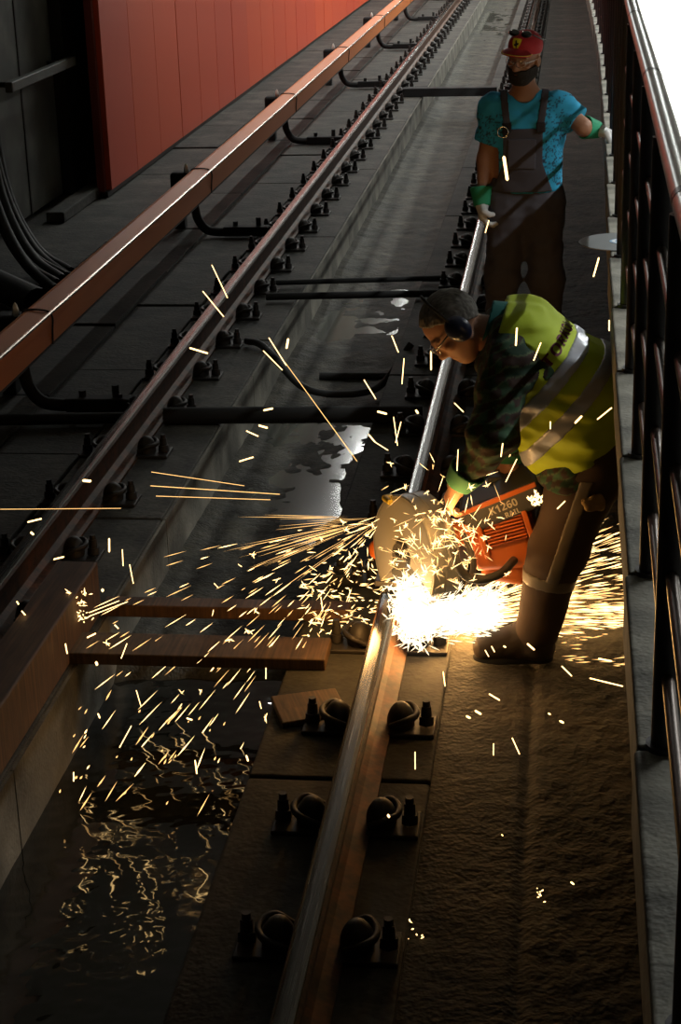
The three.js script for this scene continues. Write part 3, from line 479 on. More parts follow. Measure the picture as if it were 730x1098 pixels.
  part('trouser_tape', net(both((x, y, z) => trF(x, y, z) - 0.003, half([0, 1, 0], 0.72), half([0, -1, 0], -0.335), (x, y, z) => Math.abs(x - (-0.01 + 0.3 * (y - 0.43))) - 0.024, half([0, 0, -1], -(Z + 0.1))), [-0.3, 0.3, Z], [0.3, 0.8, Z + 0.34], 0.0065), tapeT, P).userData.label = 'grey tape down the side seam';
  part('folded_glove', net(folds(soft(0.01, cap([0.125, 0.645, Z + 0.215], [0.07, 0.65, Z + 0.235], 0.015, 0.014), cap([0.125, 0.625, Z + 0.215], [0.08, 0.628, Z + 0.235], 0.013, 0.012), cap([0.12, 0.66, Z + 0.21], [0.095, 0.662, Z + 0.23], 0.012, 0.01)), 0.006, 40, 40, 40), [0.0, 0.56, Z + 0.12], [0.18, 0.72, Z + 0.3], 0.005), std(0.34, 0.22, 0.09, 0.85), P).userData.label = 'tan glove tucked in the hip pocket';
  // boots
  for (const [a, dz] of [[anN, 0], [anF, 0]]) {
    const [x, , z] = a, up = soft(0.04, cap([x + 0.01, 0.14, z], [x + 0.015, 0.06, z], 0.062, 0.055), cap([x + 0.02, 0.05, z], [x - 0.17, 0.048, z + 0.01], 0.05, 0.047), cap([x - 0.02, 0.1, z], [x - 0.14, 0.06, z], 0.05, 0.048));
    const b = part('work_boot', net(both(folds(up, 0.004, 30, 30, 30), half([0, -1, 0], -0.018), half([0, 1, 0], 0.17)), [x - 0.26, -0.01, z - 0.1], [x + 0.12, 0.22, z + 0.1], 0.0055), std(0.05, 0.032, 0.02, 0.7), P);
    part('sole', net(both(soft(0.02, ell([x - 0.12, 0.012, z + 0.01], [0.096, 0.05, 0.046]), ell([x + 0.02, 0.012, z], [0.052, 0.05, 0.042]), cap([x, 0.01, z], [x - 0.12, 0.01, z + 0.01], 0.038)), half([0, 1, 0], 0.026), half([0, -1, 0], -0.001)), [x - 0.27, -0.012, z - 0.1], [x + 0.12, 0.06, z + 0.1], 0.005), M.rubber, b);
    for (let k = 0; k < 4; k++) part('lace', tube([[x - 0.045 - 0.02 * k, 0.135 - 0.014 * k, z - 0.03], [x - 0.055 - 0.022 * k, 0.15 - 0.016 * k, z], [x - 0.045 - 0.02 * k, 0.135 - 0.014 * k, z + 0.03]], 0.004, 12, 5), M.rubber, b);
  }
  // gauntlet cuffs
  for (const [w, d, h] of [[wrN, unit([0.5, 0.8, 0.2]), 0], [wrF, [0, 1, -0.3], 0]]) part('glove_cuff', net(both(shell(cap(add(w, d, -0.02), add(w, d, 0.05), 0.044, 0.062), 0.005), half(d, d[0] * w[0] + d[1] * w[1] + d[2] * w[2] + 0.05), half(d.map((q) => -q), -(d[0] * w[0] + d[1] * w[1] + d[2] * w[2]) + 0.02)), ...around(w, 0.14), 0.005), std(0.03, 0.16, 0.075, 0.85), P).userData.label = 'green glove cuff';
}
function subdivided(g, max) {                               // split triangles until no edge is longer than max
  g = g.index ? g.toNonIndexed() : g; let tri = []; const p = g.attributes.position; for (let i = 0; i < p.count; i += 3) tri.push([0, 1, 2].map((k) => [p.getX(i + k), p.getY(i + k), p.getZ(i + k)]));
  for (let round = 0; round < 8; round++) { const next = []; let split = false; for (const t of tri) { const L = [0, 1, 2].map((k) => Math.hypot(...add(t[k], t[(k + 1) % 3], -1))); const m = L.indexOf(Math.max(...L)); if (L[m] > max) { split = true; const a = t[m], b = t[(m + 1) % 3], c = t[(m + 2) % 3], h = add(a, b).map((q) => q / 2); next.push([a, h, c], [h, b, c]); } else next.push(t); } tri = next; if (!split) break; }
  const o = new THREE.BufferGeometry(); o.setAttribute('position', new THREE.Float32BufferAttribute(tri.flat(2), 3)); return mergeVertices(o, 1e-6);
}

// ---------------------------------------------------------------- the standing worker
{
  const P = thing('person', 'standing worker in turquoise T-shirt, dungarees and red cap', 'person');
  const Z = -9.7, skin = [0.34, 0.165, 0.095], one = () => skin;
  const chest = soft(0.08, cap([-0.135, 1.36, Z], [-0.16, 1.12, Z + 0.01], 0.115, 0.105), cap([-0.315, 1.36, Z], [-0.3, 1.12, Z + 0.01], 0.115, 0.105), cap([-0.17, 1.12, Z + 0.01], [-0.165, 0.93, Z - 0.01], 0.11, 0.12), cap([-0.29, 1.12, Z + 0.01], [-0.31, 0.93, Z - 0.01], 0.11, 0.12));
  const shR = [-0.405, 1.425, Z], elR = [-0.45, 1.16, Z + 0.02], wrR = [-0.465, 0.945, Z + 0.09];      // wearer's right, left in the picture
  const shL = [-0.045, 1.43, Z], elL = [0.075, 1.335, Z + 0.1], wrL = [0.135, 1.315, Z + 0.03];
  const hip = (s) => [-0.235 + s * 0.09, 0.92, Z], kn = (s) => [-0.235 + s * 0.12, 0.5, Z + 0.03], an = (s) => [-0.235 + s * 0.13, 0.1, Z - 0.01];
  const HO = [-0.243, 1.69, Z + 0.03], HF = [-0.44, -0.17, 0.88], HU = [0.02, 0.97, 0.2];
  const armR = soft(0.03, cap(shR, elR, 0.053, 0.042), cap(elR, wrR, 0.043, 0.03)), armL = soft(0.03, cap(shL, elL, 0.054, 0.043), cap(elL, wrL, 0.043, 0.03));
  const leg = (s) => soft(0.04, cap(hip(s), kn(s), 0.085, 0.06), cap(kn(s), an(s), 0.06, 0.042));
  const bodyG = net(soft(0.04, grow(chest, -0.012), cap([-0.24, 1.5, Z - 0.005], [-0.243, 1.6, Z + 0.01], 0.062, 0.058), cap([-0.405, 1.425, Z], [-0.24, 1.5, Z], 0.05), cap([-0.045, 1.43, Z], [-0.24, 1.5, Z], 0.05), armR, armL, leg(1), leg(-1)), [-0.6, 0.03, Z - 0.25], [0.3, 1.68, Z + 0.25], 0.014, one);
  const headG = placeHead(net(headAll, ...HB, 0.0045, skinPaint(skin)), HO, HF, HU);
  const handR = handShape(wrR, [0.06, -1, 0.25], [0.95, 0.0, -0.2], [0.2, 0.25, 1], 0.66), handL = handShape(wrL, [0.9, -0.25, 0.1], [-0.1, -1, 0], [0.1, 0.05, 1], 0.35);
  const bR = around(add(wrR, [0, -0.08, 0.02]), 0.16), bL = around(add(wrL, [0.07, -0.02, 0]), 0.16);
  part('body', joined([bodyG, headG, net(handR, ...bR, 0.005, one), net(handL, ...bL, 0.005, one)]), skinMat, P);
  const white = std(0.62, 0.62, 0.62, 0.85), green = std(0.02, 0.26, 0.13, 0.8);
  for (const [f, b, w, d] of [[handR, bR, wrR, unit([-0.05, 1, -0.35])], [handL, bL, wrL, unit([-0.75, 0.25, 0.6])]]) {
    const gl = part('work_glove', net(grow(f, 0.004), ...b, 0.005), white, P); gl.userData.label = 'white work glove';
    const dw = d[0] * w[0] + d[1] * w[1] + d[2] * w[2];
    part('glove_cuff', net(both(shell(cap(add(w, d, -0.03), add(w, d, 0.07), 0.038, 0.058), 0.005), half(d, dw + 0.075), half(d.map((q) => -q), -dw + 0.025)), ...around(w, 0.15), 0.005), green, gl).userData.label = 'green glove cuff';
  }
  // T-shirt with a scribbled print
  const teeAll = soft(0.045, grow(chest, 0.012), cap([-0.405, 1.425, Z], [-0.24, 1.47, Z], 0.072, 0.06), cap([-0.045, 1.43, Z], [-0.24, 1.47, Z], 0.072, 0.06), cap(shR, add(shR, [-0.025, -0.16, 0.01]), 0.078, 0.078), cap(shL, add(shL, [0.085, -0.06, 0.06]), 0.08, 0.076));
  const teeF = both(folds(teeAll, 0.024, 10, 13, 10, 2), half([0, -1, 0], -0.99), minus(half([0, 1, 0], 1.56), ell([-0.242, 1.56, Z + 0.05], [0.075, 0.1, 0.1])), (x, y, z) => (x < -0.375 ? 1.245 - y - 0.3 * (x + 0.43) : -1), (x, y, z) => (x > -0.03 ? 0.78 * (x - 0.045) - 0.5 * (y - 1.37) + 0.35 * (z - Z - 0.06) - 0.0 : -1));
  const scribble = (x, y, z) => { const n = Math.abs(noise.noise(x * 26, y * 30, z * 5)), m = Math.abs(noise.noise(x * 55 + 8, y * 48, 3)); const on = y > 1.0 && y < 1.5 && z > Z - 0.02 && (Math.abs(x + 0.235) > 0.07) && (n < 0.05 || m < 0.035) && noise.noise(x * 6, y * 5, 1) > -0.05; return on ? [0.02, 0.05, 0.09] : [0.03, 0.36, 0.62]; };
  part('t_shirt', net(teeF, [-0.56, 0.9, Z - 0.24], [0.16, 1.6, Z + 0.26], 0.0075, scribble), clothMat, P).userData.label = 'turquoise T-shirt with dark scribbled print';
  // dungarees: bib, straps, legs
  const denim = std(0.06, 0.056, 0.068, 0.9), dark = std(0.02, 0.019, 0.023, 0.8);
  const lower = soft(0.05, cap([-0.165, 1.0, Z], [-0.16, 0.9, Z], 0.128, 0.138), cap([-0.31, 1.0, Z], [-0.31, 0.9, Z], 0.128, 0.138), ...[1, -1].flatMap((s) => [cap(hip(s), kn(s), 0.118, 0.092), cap(kn(s), an(s), 0.092, 0.078)]));
  const lowF = folds(both(lower, half([0, 1, 0], 1.06), half([0, -1, 0], -0.06)), 0.024, 9, 13, 9, 5);
  const dg = part('dungarees', net(lowF, [-0.56, 0.02, Z - 0.26], [0.1, 1.12, Z + 0.28], 0.0085), denim, P); dg.userData.label = 'dark grey work dungarees';
  const front = (x, y, z) => teeAll(x, y, z);
  part('bib', net(both(shell(grow(folds(front, 0.012, 9, 9, 9, 6), 0.006), 0.006), (x, y, z) => Math.abs(x + 0.245) - 0.105 - Math.max(0, 1.16 - y) * 0.35, half([0, 1, 0], 1.335), half([0, -1, 0], -1.0), half([0, 0, -1], -(Z + 0.03))), [-0.5, 0.95, Z], [0.05, 1.38, Z + 0.28], 0.006), denim, dg);
  part('bib_pocket', net(both(shell(grow(front, 0.017), 0.005), (x, y, z) => Math.abs(x + 0.25) - 0.075, half([0, 1, 0], 1.285), half([0, -1, 0], -1.13), half([0, 0, -1], -(Z + 0.03))), [-0.36, 1.1, Z], [-0.14, 1.32, Z + 0.28], 0.005), std(0.072, 0.066, 0.08, 0.9), dg);
  for (const s of [-1, 1]) {
    part('strap', net(both(shell(grow(teeAll, 0.007), 0.005), (x, y, z) => Math.abs(x + 0.24 - s * (0.085 + 0.14 * (y - 1.33))) - 0.02, half([0, -1, 0], -1.31)), [-0.42, 1.29, Z - 0.22], [-0.06, 1.6, Z + 0.26], 0.006), denim, dg);
    part('buckle', net(both(shell(grow(teeAll, 0.014), 0.007), (x, y, z) => Math.abs(x + 0.24 - s * 0.09) - 0.024, (x, y, z) => Math.abs(y - 1.345) - 0.026, half([0, 0, -1], -(Z + 0.02))), [-0.4, 1.3, Z], [-0.08, 1.4, Z + 0.26], 0.005), dark, dg).userData.label = 'dark strap buckle';
  }
  part('key_ring', (() => { const g = new THREE.TorusGeometry(0.028, 0.004, 8, 24); g.translate(-0.35, 1.325, Z + 0.165); return g; })(), M.steel, dg);
  for (const s of [-1, 1]) { const [x, , z] = an(s); const b = part('work_boot', net(both(soft(0.04, cap([x, 0.13, z], [x, 0.06, z], 0.06, 0.052), cap([x, 0.05, z - 0.02], [x + s * 0.02, 0.045, z + 0.17], 0.05, 0.047)), half([0, -1, 0], -0.016)), [x - 0.12, -0.01, z - 0.12], [x + 0.12, 0.22, z + 0.26], 0.007), dark, P); part('sole', box(x - 0.05, x + 0.05, 0.001, 0.02, z - 0.07, z + 0.21, 0.008), M.rubber, b); }
  // beard
  const beardF = both(grow(headF, 0.012), (x, y, z) => y + 0.038 - 0.5 * Math.max(0, Math.abs(x) - 0.045), half([0, 0, -1], 0.005), (x, y, z) => 0.006 - Math.hypot(x / 2.2, (y + 0.063) * 1.3) - (z < 0.05 ? 1 : 0));
  part('beard', placeHead(net((x, y, z) => beardF(x, y, z) + 0.003 * noise.noise(x * 160, y * 90, z * 90), ...HB, 0.0045, (x, y, z) => { const k = 0.018 + 0.012 * noise.noise(x * 200, y * 60, z * 200); return [k, k * 0.75, k * 0.6]; }), HO, HF, HU), vc(0.85), P).userData.label = 'full dark beard';
  part('spectacles', placeHead(merged([tube([[-0.08, 0.012, -0.01], [-0.074, 0.01, 0.05], [-0.058, 0.008, 0.09]], 0.0022, 20, 6), tube([[0.08, 0.012, -0.01], [0.074, 0.01, 0.05], [0.058, 0.008, 0.09]], 0.0022, 20, 6), ...[-1, 1].map((s) => tube([[s * 0.008, -0.004, 0.111], [s * 0.03, -0.016, 0.108], [s * 0.056, -0.006, 0.094], [s * 0.056, 0.012, 0.093], [s * 0.03, 0.018, 0.106], [s * 0.01, 0.012, 0.111]], 0.002, 40, 6, true)), tube([[-0.009, 0.008, 0.111], [0, 0.012, 0.113], [0.009, 0.008, 0.111]], 0.002, 8, 6)]), HO, HF, HU), M.steel, P);
  // red cap with a yellow shield, sunglasses pushed up on it
  const dome = soft(0.02, ell([0, 0.062, -0.012], [0.088, 0.085, 0.108]), ell([0, 0.09, 0.04], [0.06, 0.05, 0.055]));
  const domeF = both(dome, half([0, -1, 0.12], -0.037));
  const brimF = both(shell(ell([0, -0.012, 0.07], [0.115, 0.09, 0.14]), 0.004), half([0, -1, -0.12], -0.045), half([0, 0, -1], -0.075), (x, y, z) => Math.hypot(x / 0.085, (z - 0.075) / 0.085) - 1 < 0 ? -0.01 : (Math.hypot(x / 0.085, (z - 0.075) / 0.085) - 1) * 0.08);
  const capRed = std(0.40, 0.012, 0.018, 0.75);
  const cp = part('cap', placeHead(net(soft(0.006, domeF, brimF), [-0.13, 0.0, -0.14], [0.13, 0.17, 0.19], 0.0045), HO, HF, HU), capRed, P); cp.userData.label = 'red baseball cap';
  part('brim_piping', placeHead(tube(Array.from({ length: 13 }, (_, i) => { const a = Math.PI * i / 12, x = 0.085 * Math.cos(a), z = 0.075 + 0.085 * Math.sin(a); let y = 0.1; for (let k = 0; k < 80 && brimF(x * 0.97, y, 0.075 + (z - 0.075) * 0.97) > 0; k++) y -= 0.001; return [x, y, z]; }), 0.0025, 50, 6), HO, HF, HU), std(0.6, 0.42, 0.06, 0.8), cp);
  const drapeFlat = (shape, lift) => { const g = subdivided(new THREE.ShapeGeometry(shape, 8), 0.006), p = g.attributes.position; for (let i = 0; i < p.count; i++) { const x = p.getX(i), y = p.getY(i); let z = 0.16; for (let k = 0; k < 200 && domeF(x, y, z) > lift; k++) z -= 0.001; p.setZ(i, z); } g.computeVertexNormals(); return placeHead(g, HO, HF, HU); };
  const sh = new THREE.Shape(); sh.moveTo(-0.024, 0.126); sh.quadraticCurveTo(0, 0.132, 0.024, 0.126); sh.quadraticCurveTo(0.028, 0.095, 0, 0.07); sh.quadraticCurveTo(-0.028, 0.095, -0.024, 0.126);
  const badge = part('cap_badge', drapeFlat(sh, 0.002), std(0.75, 0.66, 0.02, 0.6, { side: THREE.DoubleSide }), cp); badge.userData.label = 'yellow shield badge with dark horse';
  const hs = new THREE.Shape(); [[-0.004, 0.08], [0.0, 0.092], [-0.01, 0.096], [-0.013, 0.106], [-0.007, 0.102], [-0.004, 0.108], [-0.008, 0.119], [-0.001, 0.122], [0.003, 0.113], [0.009, 0.108], [0.016, 0.113], [0.013, 0.101], [0.007, 0.099], [0.006, 0.09], [0.01, 0.081], [0.005, 0.084], [0.002, 0.09]].forEach(([x, y], i) => (i ? hs.lineTo(x, y) : hs.moveTo(x, y)));
  part('horse_mark', drapeFlat(hs, 0.004), M.black, badge);
  const sg = part('sunglasses', placeHead(merged([...[-1, 1].map((s) => { const g = new THREE.SphereGeometry(0.03, 16, 10); g.scale(1, 0.7, 0.35); g.rotateX(-0.9); g.translate(s * 0.036, 0.146, 0.05); return g; }), tube([[-0.068, 0.146, 0.04], [-0.092, 0.12, 0.0], [-0.095, 0.09, -0.06]], 0.004, 20, 6), tube([[0.068, 0.146, 0.04], [0.092, 0.12, 0.0], [0.095, 0.09, -0.06]], 0.004, 20, 6)]), HO, HF, HU), phys(0.01, 0.01, 0.012, 0.12, { clearcoat: 1 }), cp); sg.userData.label = 'dark sunglasses pushed up on the cap';
}

// ---------------------------------------------------------------- the rail saw
{
  const S = thing('rail_saw', 'orange petrol rail saw cutting the right running rail', 'saw');
  const orange = phys(0.62, 0.14, 0.02, 0.42, { clearcoat: 0.3 }), grey = std(0.07, 0.066, 0.064, 0.55), guardMat = std(0.4, 0.38, 0.34, 0.45, { metalness: 0.25 }), tubeMat = std(0.12, 0.11, 0.1, 0.5, { metalness: 0.4 });
  const C = new THREE.Vector3(-0.565, 0.375, -5.85), n = new THREE.Vector3(-0.82, 0.04, 0.57).normalize();
  const frame = new THREE.Matrix4(); { const u = new THREE.Vector3(0, 1, 0).addScaledVector(n, -n.y).normalize(), x = new THREE.Vector3().crossVectors(u, n); frame.makeBasis(x, u, n).setPosition(C); }  // x: to the right in the picture, z: outward face
  const put = (g) => g.applyMatrix4(frame);
  const arc = (r0, r1, a0, a1) => { const s = new THREE.Shape(); s.absarc(0, 0, r1, a0, a1, false); s.absarc(0, 0, r0, a1, a0, true); return s; };
  const A0 = -0.35, A1 = Math.PI + 0.75;
  const ex = (s, d, z, bevel = 0) => { const g = new THREE.ExtrudeGeometry(s, { depth: d, bevelEnabled: bevel > 0, bevelSize: bevel, bevelThickness: bevel, bevelSegments: 2, curveSegments: 40 }); g.translate(0, 0, z); return put(g); };
  const gd = part('guard', ex(arc(0.045, 0.212, A0, A1), 0.006, -0.004), guardMat, S); gd.userData.label = 'grey steel blade guard';
  part('guard_rim', ex(arc(0.206, 0.217, A0, A1), 0.1, -0.1, 0.002), guardMat, gd);
  part('guard_back', ex(arc(0.05, 0.212, A0, A1), 0.005, -0.1), guardMat, gd);
  for (const z of [-0.004, -0.052, -0.1]) { const g = new THREE.TorusGeometry(0.2165, 0.0055, 8, 60, A1 - A0); g.rotateZ(A0); g.translate(0, 0, z); part('rim_bead', put(g), guardMat, gd); }
  part('blade', put((() => { const g = new THREE.CylinderGeometry(0.2, 0.2, 0.004, 72); g.rotateX(Math.PI / 2); g.translate(0, 0, -0.045); return g; })()), M.disc, S);
  part('blade_flange', put(merged([(() => { const g = new THREE.CylinderGeometry(0.05, 0.055, 0.02, 32); g.rotateX(Math.PI / 2); g.translate(0, 0, 0.008); return g; })(), (() => { const g = new THREE.CylinderGeometry(0.016, 0.016, 0.03, 6); g.rotateX(Math.PI / 2); g.translate(0, 0, 0.02); return g; })()])), grey, S);
  part('guard_handle', put(merged([rod([-0.2, -0.03, -0.03], [-0.255, -0.06, -0.03], 0.016, 0.013), (() => { const g = new THREE.SphereGeometry(0.026, 16, 12); g.scale(1, 1.4, 1); g.translate(-0.258, -0.065, -0.03); return g; })()])), orange, S).userData.label = 'orange guard knob';
  part('water_nozzle', put(merged([rod([-0.1, 0.19, 0.0], [-0.08, 0.2, 0.035], 0.014, 0.012), rod([-0.08, 0.2, 0.035], [-0.03, 0.2, 0.04], 0.011)])), std(0.65, 0.45, 0.04, 0.5), S).userData.label = 'yellow water nozzle';
  // cutting arm, engine, cover, handles (world axes: the saw points left)
  const tilt = (g, o, a, b = 0) => { g.translate(-o[0], -o[1], -o[2]); g.rotateZ(a); g.rotateY(b); g.translate(...o); return g; };
  part('cutting_arm', tilt(box(-0.52, -0.3, 0.42, 0.51, -5.88, -5.8, 0.02), [-0.4, 0.46, -5.84], 0.28), orange, S);
  part('arm_hole', tilt(rod([-0.465, 0.455, -5.805], [-0.465, 0.455, -5.792], 0.022, 0.022, 20), [-0.4, 0.46, -5.84], 0.28), M.black, S);
  part('belt_cover', tilt(box(-0.42, -0.24, 0.34, 0.5, -5.93, -5.86, 0.03), [-0.33, 0.42, -5.9], 0.15), grey, S);
  part('engine_body', tilt(box(-0.33, -0.1, 0.33, 0.56, -6.08, -5.83, 0.035), [-0.2, 0.45, -5.95], 0.1), orange, S);
  const cover = part('top_cover', tilt(box(-0.36, -0.05, 0.53, 0.63, -6.07, -5.8, 0.025), [-0.2, 0.56, -5.93], 0.42), grey, S);
  part('orange_stripe', tilt(box(-0.35, -0.06, 0.612, 0.63, -5.806, -5.795, 0.003), [-0.2, 0.56, -5.93], 0.42), orange, cover);
  for (let k = 0; k < 8; k++) part('cooling_fin', tilt(box(-0.26, -0.12, 0.445 + 0.0125 * k, 0.4515 + 0.0125 * k, -5.84, -5.808, 0.002), [-0.2, 0.45, -5.95], 0.3), k % 2 ? orange : std(0.4, 0.08, 0.015, 0.5), S);
  for (const x of [-0.115, -0.285]) part('fin_frame', tilt(box(x, x + 0.02, 0.41, 0.55, -5.85, -5.8, 0.005), [-0.2, 0.45, -5.95], 0.3), orange, S);
  const font = await new FontLoader().loadAsync('fonts/droid/droid_sans_bold.typeface.json');
  const letters = std(0.55, 0.5, 0.42, 0.5);
  const word = (s, h, x, y) => { const g = new THREE.ExtrudeGeometry(font.generateShapes(s, h), { depth: 0.0015, bevelEnabled: false, curveSegments: 4 }); g.translate(x, y, -5.7995); return tilt(g, [-0.2, 0.56, -5.93], 0.42); };
  part('lettering', word('K1260', 0.027, -0.25, 0.575), letters, cover); part('lettering', word('RAIL', 0.019, -0.205, 0.546), letters, cover);
  part('front_handle', tube([[-0.4, 0.55, -5.98], [-0.41, 0.6, -5.86], [-0.405, 0.6, -5.74], [-0.39, 0.545, -5.665], [-0.37, 0.46, -5.65], [-0.335, 0.385, -5.66], [-0.29, 0.36, -5.68], [-0.22, 0.365, -5.72], [-0.17, 0.38, -5.82]], 0.0155, 90, 12), tubeMat, S);
  part('side_brace', tube([[-0.36, 0.5, -5.82], [-0.325, 0.44, -5.78], [-0.31, 0.38, -5.76], [-0.33, 0.3, -5.76]], 0.011, 40, 10), tubeMat, S);
  part('rear_handle', merged([tube([[-0.1, 0.58, -5.96], [-0.02, 0.62, -5.98], [0.03, 0.59, -5.98], [0.03, 0.5, -5.98], [-0.02, 0.44, -5.97], [-0.1, 0.42, -5.96]], 0.018, 50, 10), box(-0.27, -0.1, 0.6, 0.63, -6.06, -5.98, 0.01)]), grey, S);
  part('crankcase', tilt(box(-0.29, -0.12, 0.27, 0.36, -6.0, -5.85, 0.03), [-0.2, 0.3, -5.95], -0.15), orange, S);
  // clamp that holds the saw arm to the rail
  part('rail_clamp', merged([box(-0.69, -0.57, 0.183, 0.205, -6.16, -6.02, 0.005), box(-0.59, -0.572, 0.12, 0.2, -6.14, -6.04, 0.003), rod([-0.62, 0.2, -6.09], [-0.55, 0.4, -6.02], 0.016)]), tubeMat, S);
}

